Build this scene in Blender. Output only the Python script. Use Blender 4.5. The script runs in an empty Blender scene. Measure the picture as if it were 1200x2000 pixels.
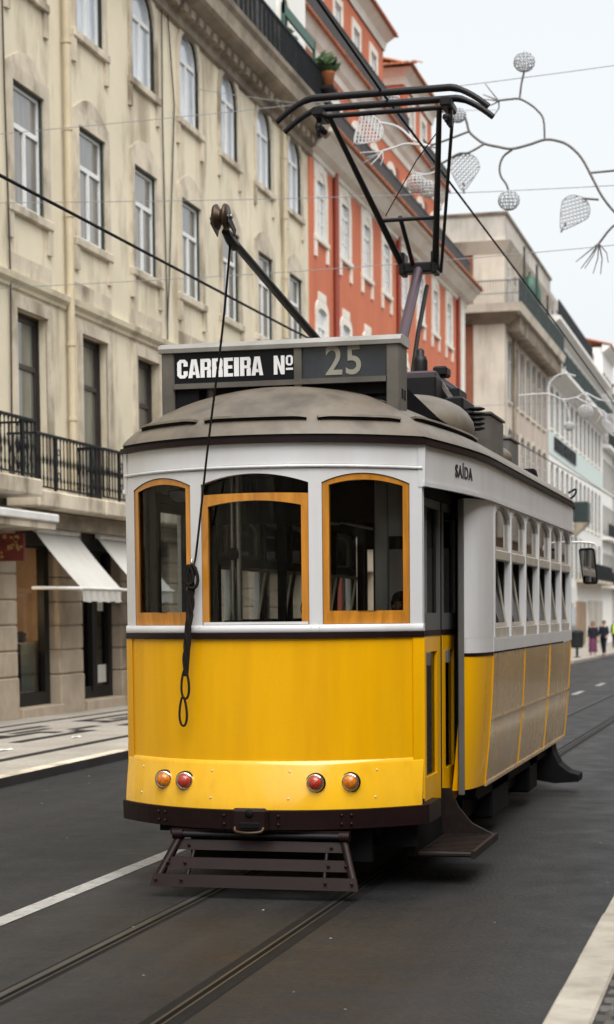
import bpy, bmesh, math, random
from math import radians, sin, cos, pi, sqrt
from mathutils import Vector, Matrix
random.seed(7)
SC = bpy.context.scene
COL = SC.collection

# ---------------------------------------------------------------- camera
CAM_YAW, CAM_PITCH, CAM_ROLL, FOC, CYP, EYE = -14.13, -4.0, 0.527, 3600.0, 1451.0, 1.9
cd = bpy.data.cameras.new('camera'); cam = bpy.data.objects.new('camera', cd); COL.objects.link(cam)
yy, pp, rr = radians(CAM_YAW), radians(CAM_PITCH), radians(CAM_ROLL)
F = Vector((sin(yy)*cos(pp), cos(yy)*cos(pp), sin(pp))); R0 = Vector((cos(yy), -sin(yy), 0)); U0 = R0.cross(F)
R1 = R0*cos(rr) - U0*sin(rr); U1 = U0*cos(rr) + R0*sin(rr)
M = Matrix((R1, U1, -F)).transposed().to_4x4(); M.translation = (0, 0, EYE)
cam.matrix_world = M
cd.sensor_fit = 'VERTICAL'; cd.sensor_height = 36.0; cd.sensor_width = 21.6
cd.lens = 36.0*FOC/2000.0
cd.shift_x = 0.0; cd.shift_y = (CYP-1000.0)/2000.0
cd.clip_start = 0.1; cd.clip_end = 2000
cd.dof.use_dof = True; cd.dof.focus_distance = 12.4; cd.dof.aperture_fstop = 3.0
SC.camera = cam
SC.render.resolution_x, SC.render.resolution_y = 614, 1024

# ---------------------------------------------------------------- sky, sun, exposure
W = bpy.data.worlds.new('World'); SC.world = W; W.use_nodes = True
wn, wl = W.node_tree.nodes, W.node_tree.links
wn.clear()
SUN_EL, SUN_AZ = 58.0, 150.0          # high, from behind the viewer; azimuth clockwise from +Y
sky = wn.new('ShaderNodeTexSky'); sky.sky_type = 'NISHITA'; sky.sun_disc = False
sky.sun_elevation = radians(SUN_EL); sky.sun_rotation = radians(SUN_AZ); sky.dust_density = 6.0; sky.air_density = 1.0
hsv = wn.new('ShaderNodeHueSaturation'); hsv.inputs['Saturation'].default_value = 0.25
b1 = wn.new('ShaderNodeBackground'); b1.inputs['Strength'].default_value = 0.05
b2 = wn.new('ShaderNodeBackground'); b2.inputs['Color'].default_value = (0.945, 0.985, 1.0, 1); b2.inputs['Strength'].default_value = 0.43   # the cloud veil
ad = wn.new('ShaderNodeAddShader'); wo = wn.new('ShaderNodeOutputWorld')
wl.new(sky.outputs[0], hsv.inputs['Color']); wl.new(hsv.outputs[0], b1.inputs['Color'])
wl.new(b1.outputs[0], ad.inputs[0]); wl.new(b2.outputs[0], ad.inputs[1]); wl.new(ad.outputs[0], wo.inputs['Surface'])
sd = bpy.data.lights.new('sun', 'SUN'); sd.energy = 2.1; sd.angle = radians(60); sd.color = (1.0, 0.965, 0.915)
sun = bpy.data.objects.new('sun', sd); COL.objects.link(sun)
az, el = radians(SUN_AZ), radians(SUN_EL)
sdir = Vector((sin(az)*cos(el), cos(az)*cos(el), sin(el)))
sun.rotation_euler = (-sdir).to_track_quat('-Z', 'Y').to_euler(); sun.location = (0, -10, 40)
SC.view_settings.view_transform = 'Standard'; SC.view_settings.look = 'None'
SC.view_settings.exposure = 0.74; SC.view_settings.gamma = 1.0; SC.view_settings.use_curve_mapping = False
SC.render.engine = 'CYCLES'
SC.cycles.max_bounces = 8; SC.cycles.transparent_max_bounces = 24; SC.cycles.use_denoising = True

# ---------------------------------------------------------------- helpers
def S(r, g, b):
    return tuple(((c/255)/12.92 if c/255 <= .04045 else ((c/255+.055)/1.055)**2.4) for c in (r, g, b))
class MB:
    def __init__(s): s.v = []; s.f = []; s.sm = []
    def add(s, vs, fs, smooth=False):
        n = len(s.v); s.v += [tuple(map(float, p)) for p in vs]; s.f += [tuple(i+n for i in f) for f in fs]; s.sm += [smooth]*len(fs); return s
    def box(s, x0, x1, y0, y1, z0, z1):
        v = [(x, y, z) for x in (x0, x1) for y in (y0, y1) for z in (z0, z1)]
        return s.add(v, [(0,1,3,2),(4,6,7,5),(0,4,5,1),(2,3,7,6),(0,2,6,4),(1,5,7,3)])
    def bbox(s, x0, x1, y0, y1, z0, z1, b=.01):          # chamfered box
        bm = bmesh.new(); bmesh.ops.create_cube(bm, size=1.0)
        for v in bm.verts:
            v.co = (x0+(v.co.x+.5)*(x1-x0), y0+(v.co.y+.5)*(y1-y0), z0+(v.co.z+.5)*(z1-z0))
        bmesh.ops.bevel(bm, geom=bm.edges[:], offset=b, segments=1, affect='EDGES', profile=.5)
        bm.verts.index_update()
        s.add([v.co[:] for v in bm.verts], [[v.index for v in f.verts] for f in bm.faces]); bm.free(); return s
    def quad(s, a, b, c, d): return s.add([a, b, c, d], [(0,1,2,3)])
    def ngon(s, pts): return s.add(pts, [tuple(range(len(pts)))])
    def grid(s, rows, smooth=True, closed=False):         # rows: list of equal-length point lists
        n = len(rows[0]); vs = [p for r in rows for p in r]; fs = []
        for i in range(len(rows)-1):
            for j in range(n if closed else n-1):
                k = (j+1) % n; fs.append((i*n+j, i*n+k, (i+1)*n+k, (i+1)*n+j))
        return s.add(vs, fs, smooth)
    def tube(s, path, r, n=8, cap=True, closed=False):
        P = [Vector(p) for p in path]; m = len(P); rad = r if isinstance(r, (list, tuple)) else [r]*m
        rows = []; prev = None
        for i, p in enumerate(P):
            a = P[(i-1) % m] if (closed or i > 0) else p; b = P[(i+1) % m] if (closed or i < m-1) else p
            t = (b-a).normalized() if (b-a).length > 1e-9 else Vector((0,0,1))
            if prev is None:
                u = t.orthogonal().normalized()
            else:
                u = (prev - t*prev.dot(t)); u = u.normalized() if u.length > 1e-6 else t.orthogonal().normalized()
            prev = u; w = t.cross(u)
            rows.append([p + u*(rad[i]*cos(2*pi*k/n)) + w*(rad[i]*sin(2*pi*k/n)) for k in range(n)])
        if closed: rows.append(rows[0])
        s.grid(rows, True, True)
        if cap and not closed:
            s.add(rows[0], [tuple(range(n))[::-1]]); s.add(rows[-1], [tuple(range(n))])
        return s
    def cyl(s, a, b, r, n=16): return s.tube([a, b], r, n)
    def lathe(s, prof, o, axis='z', n=20):                # prof: (radius, height) pairs
        o = Vector(o); rows = []
        for r, h in prof:
            row = []
            for k in range(n):
                c_, s_ = r*cos(2*pi*k/n), r*sin(2*pi*k/n)
                row.append(o + (Vector((c_, s_, h)) if axis == 'z' else Vector((c_, h, s_)) if axis == 'y' else Vector((h, c_, s_))))
            rows.append(row)
        return s.grid(rows, True, True)
    def ball(s, o, rx, ry=None, rz=None, n=14, m=9):
        ry = ry or rx; rz = rz or rx; rows = []
        for i in range(m+1):
            a = -pi/2 + pi*i/m; c_ = max(cos(a), 1e-4)
            rows.append([(o[0]+rx*c_*cos(2*pi*k/n), o[1]+ry*c_*sin(2*pi*k/n), o[2]+rz*sin(a)) for k in range(n)])
        return s.grid(rows, True, True)
    def ring(s, outer, inner, f, d0, d1, closed=True):    # frame between two paths of equal length, f(u,v,d) -> point
        n = len(outer); m = n if closed else n-1
        A = [f(u, v, d0) for u, v in outer]; B = [f(u, v, d0) for u, v in inner]
        C = [f(u, v, d1) for u, v in outer]; D = [f(u, v, d1) for u, v in inner]
        fs = []
        for i in range(m):
            j = (i+1) % n
            fs += [(i, j, n+j, n+i), (2*n+j, 2*n+i, 3*n+i, 3*n+j), (n+i, n+j, 3*n+j, 3*n+i), (j, i, 2*n+i, 2*n+j)]
        if not closed:
            fs += [(0, n, 3*n, 2*n), (n-1, 2*n-1+n*2, 0, 0)] if False else [(0, n, 3*n, 2*n), (n-1, 3*n-1, 4*n-1, 2*n-1)]
        return s.add(A+B+C+D, fs)
    def strip(s, lower, upper, f, d0, d1):                # solid between two open curves
        n = len(lower); A = [f(u,v,d0) for u,v in lower]; B = [f(u,v,d0) for u,v in upper]; C = [f(u,v,d1) for u,v in lower]; D = [f(u,v,d1) for u,v in upper]
        fs = []
        for i in range(n-1):
            fs += [(i,i+1,n+i+1,n+i), (2*n+i+1,2*n+i,3*n+i,3*n+i+1), (i+1,i,2*n+i,2*n+i+1), (n+i,n+i+1,3*n+i+1,3*n+i)]
        fs += [(0,n,3*n,2*n), (n-1,3*n-1,4*n-1,2*n-1)]
        return s.add(A+B+C+D, fs)
    def mesh(s, name, origin=(0,0,0), fix=True):
        me = bpy.data.meshes.new(name); o = Vector(origin)
        me.from_pydata([tuple(Vector(p)-o) for p in s.v], [], s.f); me.polygons.foreach_set('use_smooth', s.sm)
        if fix:
            bm = bmesh.new(); bm.from_mesh(me); bmesh.ops.recalc_face_normals(bm, faces=bm.faces[:]); bm.to_mesh(me); bm.free()
        me.update(); return me
    def build(s, name, material, parent=None, origin=None, fix=True, **kw):
        if origin is None: origin = ORG.get(parent.name, (0,0,0)) if parent else (0,0,0)
        me = s.mesh(name, origin, fix); me.materials.append(material)
        o = bpy.data.objects.new(name, me); COL.objects.link(o)
        if parent:
            o.parent = parent; ORG[o.name] = origin
        else:
            o.location = origin
        tag(o, **kw); return o
ORG = {}
def tag(o, label=None, category=None, group=None, kind=None):
    if label: o['label'] = label
    if category: o['category'] = category
    if group: o['group'] = group
    if kind: o['kind'] = kind
    return o
def thing(name, loc, label, category, group=None):
    o = bpy.data.objects.new(name, None); COL.objects.link(o); o.location = loc; o.empty_display_size = .3
    ORG[o.name] = tuple(loc); tag(o, label, category, group); return o
def inst(name, me, parent, loc=(0,0,0), rot=None, scale=None):      # shared-mesh part, loc relative to the parent
    o = bpy.data.objects.new(name, me); COL.objects.link(o); o.parent = parent; o.location = loc
    if rot: o.rotation_euler = rot
    if scale: o.scale = scale
    ORG[o.name] = (0,0,0); return o
def smooth_path(pts, k=6, closed=False):                   # Catmull-Rom
    P = [Vector(p) for p in pts]; out = []; n = len(P)
    rng = range(n if closed else n-1)
    for i in rng:
        a = P[(i-1) % n] if (closed or i > 0) else P[0]; b = P[i]; c = P[(i+1) % n]; d = P[(i+2) % n] if (closed or i+2 < n) else P[-1]
        for j in range(k):
            t = j/k
            out.append(.5*((2*b) + (c-a)*t + (2*a-5*b+4*c-d)*t*t + (3*b-a-3*c+d)*t**3))
    if not closed: out.append(P[-1])
    return out

# ---------------------------------------------------------------- materials
def mat(name, col, rough=.6, metal=0., var=.12, vs=2.0, stretch=(1,1,1), bump=0., bs=60., dirt=None, dirt_amt=0., dirt_stretch=(1,1,.12), ds=3.0, spec=.5, coat=0., fine=0., fs=120., rvar=0., rnd=0., ior=None, dlo=.45, dhi=.75):
    m = bpy.data.materials.new(name); m.use_nodes = True; n, l = m.node_tree.nodes, m.node_tree.links
    b = n['Principled BSDF']; b.inputs['Roughness'].default_value = rough; b.inputs['Metallic'].default_value = metal
    b.inputs['Specular IOR Level'].default_value = spec; b.inputs['Coat Weight'].default_value = coat; b.inputs['Coat Roughness'].default_value = .08
    if ior: b.inputs['IOR'].default_value = ior
    g = n.new('ShaderNodeNewGeometry')
    def noise(scale, st, det=5):
        mp = n.new('ShaderNodeMapping'); mp.inputs['Scale'].default_value = st; l.new(g.outputs['Position'], mp.inputs['Vector'])
        t = n.new('ShaderNodeTexNoise'); t.inputs['Scale'].default_value = scale; t.inputs['Detail'].default_value = det; t.inputs['Roughness'].default_value = .6
        l.new(mp.outputs[0], t.inputs['Vector']); return t
    def mixc(fac, a, bcol, mode='MIX'):
        x = n.new('ShaderNodeMix'); x.data_type = 'RGBA'; x.blend_type = mode
        if hasattr(fac, 'type'): l.new(fac, x.inputs['Factor'])
        else: x.inputs['Factor'].default_value = fac
        for k, val in ((6, a), (7, bcol)):
            if hasattr(val, 'links'): l.new(val, x.inputs[k])
            else: x.inputs[k].default_value = (*val[:3], 1)
        return x.outputs[2]
    def ramp(src, lo, hi, a=0., bb=1.):
        r = n.new('ShaderNodeMapRange'); r.inputs['From Min'].default_value = lo; r.inputs['From Max'].default_value = hi
        r.inputs['To Min'].default_value = a; r.inputs['To Max'].default_value = bb; l.new(src, r.inputs['Value']); return r.outputs[0]
    lo = tuple(c*(1-var) for c in col); hi = tuple(min(1, c*(1+var)) for c in col)
    t = noise(vs, stretch); out = mixc(ramp(t.outputs['Fac'], .3, .7), lo, hi)
    if fine:
        t2 = noise(fs, (1,1,1), 2); out = mixc(ramp(t2.outputs['Fac'], .25, .75), out, mixc(1.0, out, (1-fine,)*3, 'MULTIPLY'))
    if dirt:
        t3 = noise(ds, dirt_stretch, 6); out = mixc(ramp(t3.outputs['Fac'], dlo, dhi, 0, dirt_amt), out, dirt)
    if rnd:
        oi = n.new('ShaderNodeObjectInfo'); rr_ = ramp(oi.outputs['Random'], 0, 1, 1-rnd, 1+rnd)
        vm = n.new('ShaderNodeVectorMath'); vm.operation = 'SCALE'; l.new(out, vm.inputs[0]); l.new(rr_, vm.inputs['Scale']); out = vm.outputs[0]
    l.new(out, b.inputs['Base Color'])
    if rvar:
        t4 = noise(vs*2.3, stretch); l.new(ramp(t4.outputs['Fac'], .3, .7, max(0.02, rough-rvar), min(1, rough+rvar)), b.inputs['Roughness'])
    if bump:
        t5 = noise(bs, (1,1,1), 4); bp = n.new('ShaderNodeBump'); bp.inputs['Strength'].default_value = bump; bp.inputs['Distance'].default_value = .01
        l.new(t5.outputs['Fac'], bp.inputs['Height']); l.new(bp.outputs[0], b.inputs['Normal'])
    return m
def glass_mat(name, tint=(.8,.84,.83), refl=1.0, ior=1.5):
    m = bpy.data.materials.new(name); m.use_nodes = True; n, l = m.node_tree.nodes, m.node_tree.links; n.clear()
    o = n.new('ShaderNodeOutputMaterial'); tr = n.new('ShaderNodeBsdfTransparent'); tr.inputs[0].default_value = (*tint, 1)
    gl = n.new('ShaderNodeBsdfGlossy'); gl.inputs['Roughness'].default_value = .02; gl.inputs[0].default_value = (refl,)*3+(1,)
    fr = n.new('ShaderNodeFresnel'); fr.inputs['IOR'].default_value = ior; mx = n.new('ShaderNodeMixShader')
    l.new(fr.outputs[0], mx.inputs[0]); l.new(tr.outputs[0], mx.inputs[1]); l.new(gl.outputs[0], mx.inputs[2]); l.new(mx.outputs[0], o.inputs['Surface']); return m

MT = {}
MT['asphalt'] = mat('asphalt', (.0145,.0147,.0162), .58, var=.38, vs=1.1, bump=.8, bs=34, fine=.85, fs=24, dirt=(.036,.0345,.033), dirt_amt=.65, dirt_stretch=(1.1,.10,1), ds=.9, rvar=.10, spec=.42)
MT['ground'] = mat('ground', (.09,.085,.08), .9)
MT['rail'] = mat('rail_steel', (.075,.07,.06), .42, metal=.5, var=.3, vs=8, stretch=(1,.1,1))
MT['groove'] = mat('rail_groove', (.004,.004,.004), .9, spec=.1)
MT['tar'] = mat('rail_tar', (.006,.006,.006), .75, var=.3, vs=4, bump=.3, spec=.2)
MT['paint_line'] = mat('road_paint', (.33,.325,.31), .7, var=.15, vs=5, dirt=(.08,.08,.08), dirt_amt=.8, dirt_stretch=(1,1,1), ds=14, dlo=.52, dhi=.70)
MT['calcada'] = mat('limestone_paving', (.40,.365,.315), .85, var=.15, vs=1.2, bump=.4, bs=26, fine=.35, fs=22, dirt=(.24,.21,.17), dirt_amt=.45, dirt_stretch=(1,.4,1), ds=1.2)
MT['basalt'] = mat('basalt_inlay', (.028,.027,.026), .85, var=.25, vs=5, bump=.4, bs=26, fine=.4, fs=22, spec=.2)
MT['kerb'] = mat('kerb_stone', (.42,.385,.33), .8, var=.14, vs=3, bump=.35, bs=18, rnd=.08, dirt=(.22,.185,.14), dirt_amt=.7, dirt_stretch=(1,1,1), ds=4)
MT['kerb_shade'] = mat('kerb_face', (.03,.028,.027), .85, var=.3, spec=.2)  # shade on the kerb's upright face, put into its colour
MT['cobble'] = mat('cobble', (.085,.08,.075), .7, var=.25, vs=12, bump=.5, bs=60, rnd=.35)
MT['grout'] = mat('grout', (.03,.027,.024), .95)
MT['cream'] = mat('cream_plaster', (.72,.645,.485), .85, var=.10, vs=.45, bump=.15, bs=30, fine=.08, fs=60, dirt=(.30,.235,.155), dirt_amt=.75, dirt_stretch=(1,1,.34), ds=1.1, dlo=.50, dhi=.68)
MT['stone'] = mat('worn_limestone', (.58,.51,.40), .85, var=.16, vs=1.6, bump=.25, bs=22, rnd=.06, dirt=(.17,.13,.085), dirt_amt=.85, dirt_stretch=(1,1,.5), ds=1.3, dlo=.47, dhi=.68)
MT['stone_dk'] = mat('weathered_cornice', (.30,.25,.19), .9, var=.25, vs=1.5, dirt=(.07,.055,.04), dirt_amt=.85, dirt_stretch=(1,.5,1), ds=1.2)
MT['pier'] = mat('pier_limestone', (.40,.33,.25), .85, var=.14, vs=2, rnd=.07, bump=.2, bs=25, dirt=(.17,.125,.085), dirt_amt=.6, dirt_stretch=(1,1,.6), ds=2)
MT['white_frame'] = mat('white_window_paint', (.74,.74,.73), .5, var=.06)
MT['green_frame'] = mat('dark_green_paint', (.02,.035,.032), .5)
MT['brown_frame'] = mat('dark_brown_paint', (.035,.026,.024), .45, var=.2)
MT['pane_grey'] = mat('pane_grey_curtain', (.17,.165,.15), .06, var=.35, vs=1.3, stretch=(1,3,.5), spec=.9, ior=1.7, rnd=.25)
MT['pane_light'] = mat('pane_sky_reflection', (.52,.57,.63), .06, var=.15, vs=1.3, spec=.9, ior=1.7, rnd=.12)  # pale sky reflection put into the pane colour
MT['pane_green'] = mat('pane_green_curtain', (.125,.13,.11), .08, var=.35, vs=1.1, stretch=(1,4,.4), spec=.9, ior=1.6, rnd=.2)
MT['iron'] = mat('black_iron', (.008,.009,.011), .55, var=.3, spec=.25)
MT['iron_grey'] = mat('grey_railing', (.075,.073,.075), .6, var=.15)
MT['pipe'] = mat('cream_pipe', (.55,.47,.33), .6, var=.1)
MT['red_pipe'] = mat('red_pipe', (.26,.05,.03), .5)
MT['red'] = mat('terracotta_plaster', (.57,.165,.08), .85, var=.08, vs=.6, bump=.1, dirt=(.42,.115,.06), dirt_amt=.6, dirt_stretch=(1,1,.3), ds=.7)
MT['trim'] = mat('white_stone_trim', (.78,.74,.66), .8, var=.08, vs=1.5, dirt=(.52,.45,.36), dirt_amt=.5, dirt_stretch=(1,.4,1), ds=1.2)
MT['tile'] = mat('roof_tile', (.36,.13,.06), .85, var=.3, vs=4, rnd=.15)
MT['beige'] = mat('beige_stone', (.62,.56,.47), .85, var=.12, vs=.5, dirt=(.24,.19,.14), dirt_amt=.8, dirt_stretch=(1,1,.2), ds=.8, dlo=.48, dhi=.72)
MT['pink'] = mat('pinkish_plaster', (.52,.44,.37), .85, var=.1, vs=.5, dirt=(.35,.27,.22), dirt_amt=.5, ds=.6)
MT['brick'] = mat('red_brown_wall', (.25,.085,.045), .85, var=.15)
MT['mint'] = mat('mint_plaster', (.60,.68,.65), .8, var=.06)
MT['white_wall'] = mat('white_wall', (.80,.79,.76), .8, var=.06)
MT['far_wall'] = mat('greyish_wall', (.50,.47,.42), .8, var=.15, vs=.8, dirt=(.20,.175,.145), dirt_amt=.8, dirt_stretch=(1,1,.25), ds=.9)
MT['canvas'] = mat('awning_canvas', (.56,.545,.505), .85, var=.05, vs=2, dirt=(.42,.39,.34), dirt_amt=.4, dirt_stretch=(1,1,.4), ds=1.5)
MT['white_metal'] = mat('white_metal', (.72,.72,.70), .4)
MT['shop_black'] = mat('shop_black', (.007,.0065,.0065), .45, spec=.25)
MT['shop_in'] = mat('shop_interior', (.30,.21,.14), .9, var=.3, vs=1)
MT['counter'] = mat('shop_counter', (.45,.50,.45), .6)
MT['red_sign'] = mat('red_sign', (.20,.035,.025), .7, var=.4, vs=6)
MT['gold'] = mat('sign_gold', (.55,.35,.15), .6)
MT['green_pl'] = mat('leaf_green', (.05,.09,.03), .7, var=.4, vs=6)
MT['green_metal'] = mat('green_metal', (.02,.09,.06), .5)
MT['pot'] = mat('terracotta_pot', (.38,.13,.05), .8)
MT['wire'] = mat('black_cable', (.008,.008,.009), .7, spec=.2)
MT['thin_wire'] = mat('grey_steel_wire', (.28,.29,.31), .5, metal=.3)
MT['deco'] = mat('decoration_tube_backlit', (.13,.12,.115), .6, var=.2, vs=9)  # grey-white tubes darkened to look backlit against the sky
MT['deco_net'] = mat('decoration_net', (.44,.46,.49), .5)  # net toned down likewise where it hangs against the sky
MT['deco_lit'] = mat('decoration_tube_lit', (.52,.52,.53), .6)  # paler copy of the same tubes and nets, as lit before darker walls
# tram
MT['yellow'] = mat('tram_yellow', (.79,.40,.0), .36, var=.06, vs=2.2, stretch=(1,1,.22), coat=.15, spec=.2, bump=.05, bs=5, dirt=(.56,.26,.004), dirt_amt=.55, dirt_stretch=(1,1,.08), ds=3.4, rvar=.10, fine=.07, fs=130)
MT['apron'] = mat('tram_yellow_gloss', (.80,.44,.012), .24, var=.08, vs=2.2, stretch=(1,1,.3), coat=.7, rvar=.10, dirt=(.50,.25,.02), dirt_amt=.4, dirt_stretch=(1,1,.5), ds=6, dlo=.55, dhi=.75)
MT['maroon'] = mat('tram_maroon', (.011,.0042,.0042), .45, var=.3, vs=5, spec=.2, bump=.04, bs=20)
MT['white'] = mat('tram_white', (.60,.61,.63), .35, var=.03, vs=2, coat=.3, dirt=(.44,.42,.40), dirt_amt=.45, dirt_stretch=(1,1,.15), ds=2.5)
MT['roof'] = mat('tram_roof', (.150,.127,.100), .5, var=.2, vs=2.5, bump=.08, bs=14, rvar=.1, dirt=(.062,.052,.042), dirt_amt=.8, dirt_stretch=(1,1,.6), ds=3.2, dlo=.48, dhi=.72, fine=.12, fs=90)
MT['signgrey'] = mat('sign_grey', (.085,.078,.068), .45, var=.25, vs=4, metal=.2, dirt=(.17,.155,.135), dirt_amt=.6, dirt_stretch=(.5,1,1), ds=3)
MT['signblack'] = mat('sign_black', (.004,.005,.008), .35, spec=.2)
MT['signglass'] = mat('sign_display', (.030,.036,.045), .15, var=.4, vs=3)
MT['letter'] = mat('letter_white', (.72,.72,.74), .6)
MT['letter_dim'] = mat('letter_dim', (.25,.24,.195), .6)
MT['letter_blk'] = mat('letter_black', (.012,.012,.012), .6)
def wood_mat():
    m = mat('varnished_wood', (.50,.205,.022), .28, var=.22, vs=7, stretch=(2.5,2.5,.35), coat=.7, dirt=(.24,.075,.008), dirt_amt=.55, dirt_stretch=(4,4,.25), ds=5)
    return m
MT['wood'] = wood_mat()
MT['tan'] = mat('tan_side_panel', (.52,.35,.155), .24, var=.2, vs=.8, stretch=(1,1.2,.5), coat=.4, bump=.10, bs=2.5, dirt=(.25,.16,.075), dirt_amt=.6, dirt_stretch=(1,1.2,.45), ds=1.1, rvar=.08)
MT['black'] = mat('underframe_black', (.005,.005,.006), .7, var=.3, spec=.15)
MT['panto'] = mat('pantograph_black', (.008,.0075,.009), .42, var=.3, spec=.25)
MT['purple'] = mat('pantograph_purple', (.085,.058,.072), .35, metal=.3)
MT['greym'] = mat('grey_metal', (.13,.128,.125), .45, metal=.2, var=.15, spec=.3)
MT['steel'] = mat('steel', (.35,.34,.33), .35, metal=.9, var=.2, vs=6)
MT['chrome'] = mat('chrome', (.65,.63,.60), .15, metal=1.)
MT['amber'] = mat('amber_lens', (.55,.15,.005), .12, var=.45, vs=60, coat=.8, bump=.3, bs=70)
MT['redlens'] = mat('red_lens', (.33,.025,.012), .12, var=.5, vs=60, coat=.8, bump=.3, bs=70)
MT['bronze'] = mat('bronze', (.05,.03,.018), .4, metal=.6)
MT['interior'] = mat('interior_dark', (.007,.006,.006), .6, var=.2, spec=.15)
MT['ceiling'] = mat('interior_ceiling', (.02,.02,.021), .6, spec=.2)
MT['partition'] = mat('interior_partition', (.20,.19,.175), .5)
MT['seat'] = mat('seat_brown', (.012,.007,.005), .6, spec=.15)
MT['rope'] = mat('black_rope', (.010,.008,.007), .8, var=.3, vs=30, bump=.4, bs=120, spec=.2)
MT['lampglass'] = mat('lamp_glass', (.9,.9,.88), .3)
MT['glass'] = glass_mat('window_glass', (.90,.92,.91), .6, 1.42)
MT['glass_side'] = glass_mat('side_window_glass', (.45,.47,.47), .55, 1.4)
MT['shopglass'] = glass_mat('shop_glass', (.7,.72,.70), .9)
MT['mirror'] = mat('mirror_glass', (.6,.6,.62), .03, metal=1., var=0.02)
# people
MT['skin'] = mat('skin', (.42,.24,.16), .5, var=.05)
for k, c in {'hair_red': (.16,.06,.025), 'hair_dk': (.02,.014,.011), 'coat_dk': (.022,.02,.028), 'skirt': (.12,.03,.075), 'navy': (.018,.02,.03), 'hivis': (.45,.62,.03), 'scarf': (.25,.2,.13), 'shoe': (.35,.25,.17), 'binmat': (.016,.022,.024), 'trousers': (.03,.032,.04)}.items():
    MT[k] = mat('cloth_'+k, c, .85, var=.15, vs=8)

MT['opp'] = mat('opposite_brown_plaster', (.27,.19,.12), .85, var=.15, vs=.5)
MT['door_frame'] = mat('door_frame_grey', (.10,.10,.10), .45, spec=.3)
for k in ('navy', 'trousers', 'hair_dk', 'coat_dk'): MT[k].node_tree.nodes['Principled BSDF'].inputs['Specular IOR Level'].default_value = .15
MT['signtop'] = mat('sign_top_grey', (.30,.29,.27), .4, var=.2, vs=4, dirt=(.16,.15,.13), dirt_amt=.5, dirt_stretch=(.5,1,1), ds=5)
MT['step'] = mat('step_iron', (.014,.009,.008), .5, var=.4, vs=20, spec=.25)
MT['bulb'] = bpy.data.materials.new('lit_bulb'); MT['bulb'].use_nodes = True
_b = MT['bulb'].node_tree.nodes['Principled BSDF']; _b.inputs['Emission Color'].default_value = (1.0, .55, .12, 1); _b.inputs['Emission Strength'].default_value = 3.0
MT['sash'] = mat('grey_brown_sash', (.40,.365,.31), .45, var=.2, vs=6)  # mottled grey-brown for the side window frames
MT['pane_dark'] = mat('pane_dark', (.09,.095,.10), .08, var=.4, vs=1.5, spec=.8, rnd=.5)
MT['grit'] = mat('grit', (.20,.19,.17), .9, var=.4, vs=20)
MT['glass_left'] = glass_mat('left_window_glass', (.66,.68,.67), .5, 1.4)
# ---------------------------------------------------------------- ground, road, pavements
def g(y): return -0.006*max(0., y-25.)
YS = [-40, -10, 0, 5, 10, 15, 20, 25, 40, 60, 80, 110, 150, 220, 320, 500]
def sheet(x0, x1, ys, dz):
    return [[(x, y, g(y)+dz) for x in ([x0, x1] if x1-x0 < 3 else [x0+(x1-x0)*i/4 for i in range(5)])] for y in ys]
MB().grid([[(-400+200*i, y, g(y)-.4) for i in range(5)] for y in [-120, 25, 100, 300, 900, 1500]], False).build('ground', MT['ground'], kind='structure')
KL, KR = -8.28, -0.95
road = MB().grid(sheet(KL-.02, KR+.02, YS, 0), False).build('road', MT['asphalt'], kind='structure')
# tram rails let into the asphalt: rail head, groove, tar strip
for xc, wl_, wt_ in ((-3.72, .042, .03), (-2.77, .016, .075)):
    r_ = MB().grid(sheet(xc-wl_, xc, YS, .004), False).build('tram_rail', MT['rail'], kind='structure')
    MB().grid(sheet(xc, xc+.035, YS, .0035), False).build('groove', MT['groove'], r_)
    MB().grid(sheet(xc+.035, xc+.047, YS, .0045), False).build('check_rail', MT['rail'], r_)
    MB().grid(sheet(xc+.047, xc+.047+wt_, YS, .002), False).build('tar_strip', MT['tar'], r_)
    MB().grid(sheet(xc-wl_-wt_*.8, xc-wl_, YS, .002), False).build('tar_strip', MT['tar'], r_)
for a, b in ((2.0, 14.3), (26, 28.4), (32.5, 35), (38.8, 41.2), (45, 47.4), (51.3, 53.7), (57.6, 60), (64, 66.5), (70, 72)):
    ys = [a+(b-a)*i/4 for i in range(5)]
    MB().grid([[(-4.72, y, g(y)+.004), (-4.58, y, g(y)+.004)] for y in ys], False).build('lane_line', MT['paint_line'], kind='structure')
b = MB(); q = random.Random(21)                              # specks of grit and small litter on the carriageway
for i in range(60):
    y = q.uniform(5, 30); x = q.uniform(KL+.3, KR-.1); r = q.uniform(.004, .010)*(1.5 if q.random() < .1 else 1)
    b.add([(x-r, y-r*.7, g(y)+.003), (x+r*.9, y-r, g(y)+.003), (x+r, y+r*1.4, g(y)+.003), (x-r*.8, y+r, g(y)+.003), (x, y, g(y)+.003+r*.7)], [(0,1,4),(1,2,4),(2,3,4),(3,0,4)])
b.build('road_grit', MT['grit'], kind='stuff', fix=False)
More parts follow.
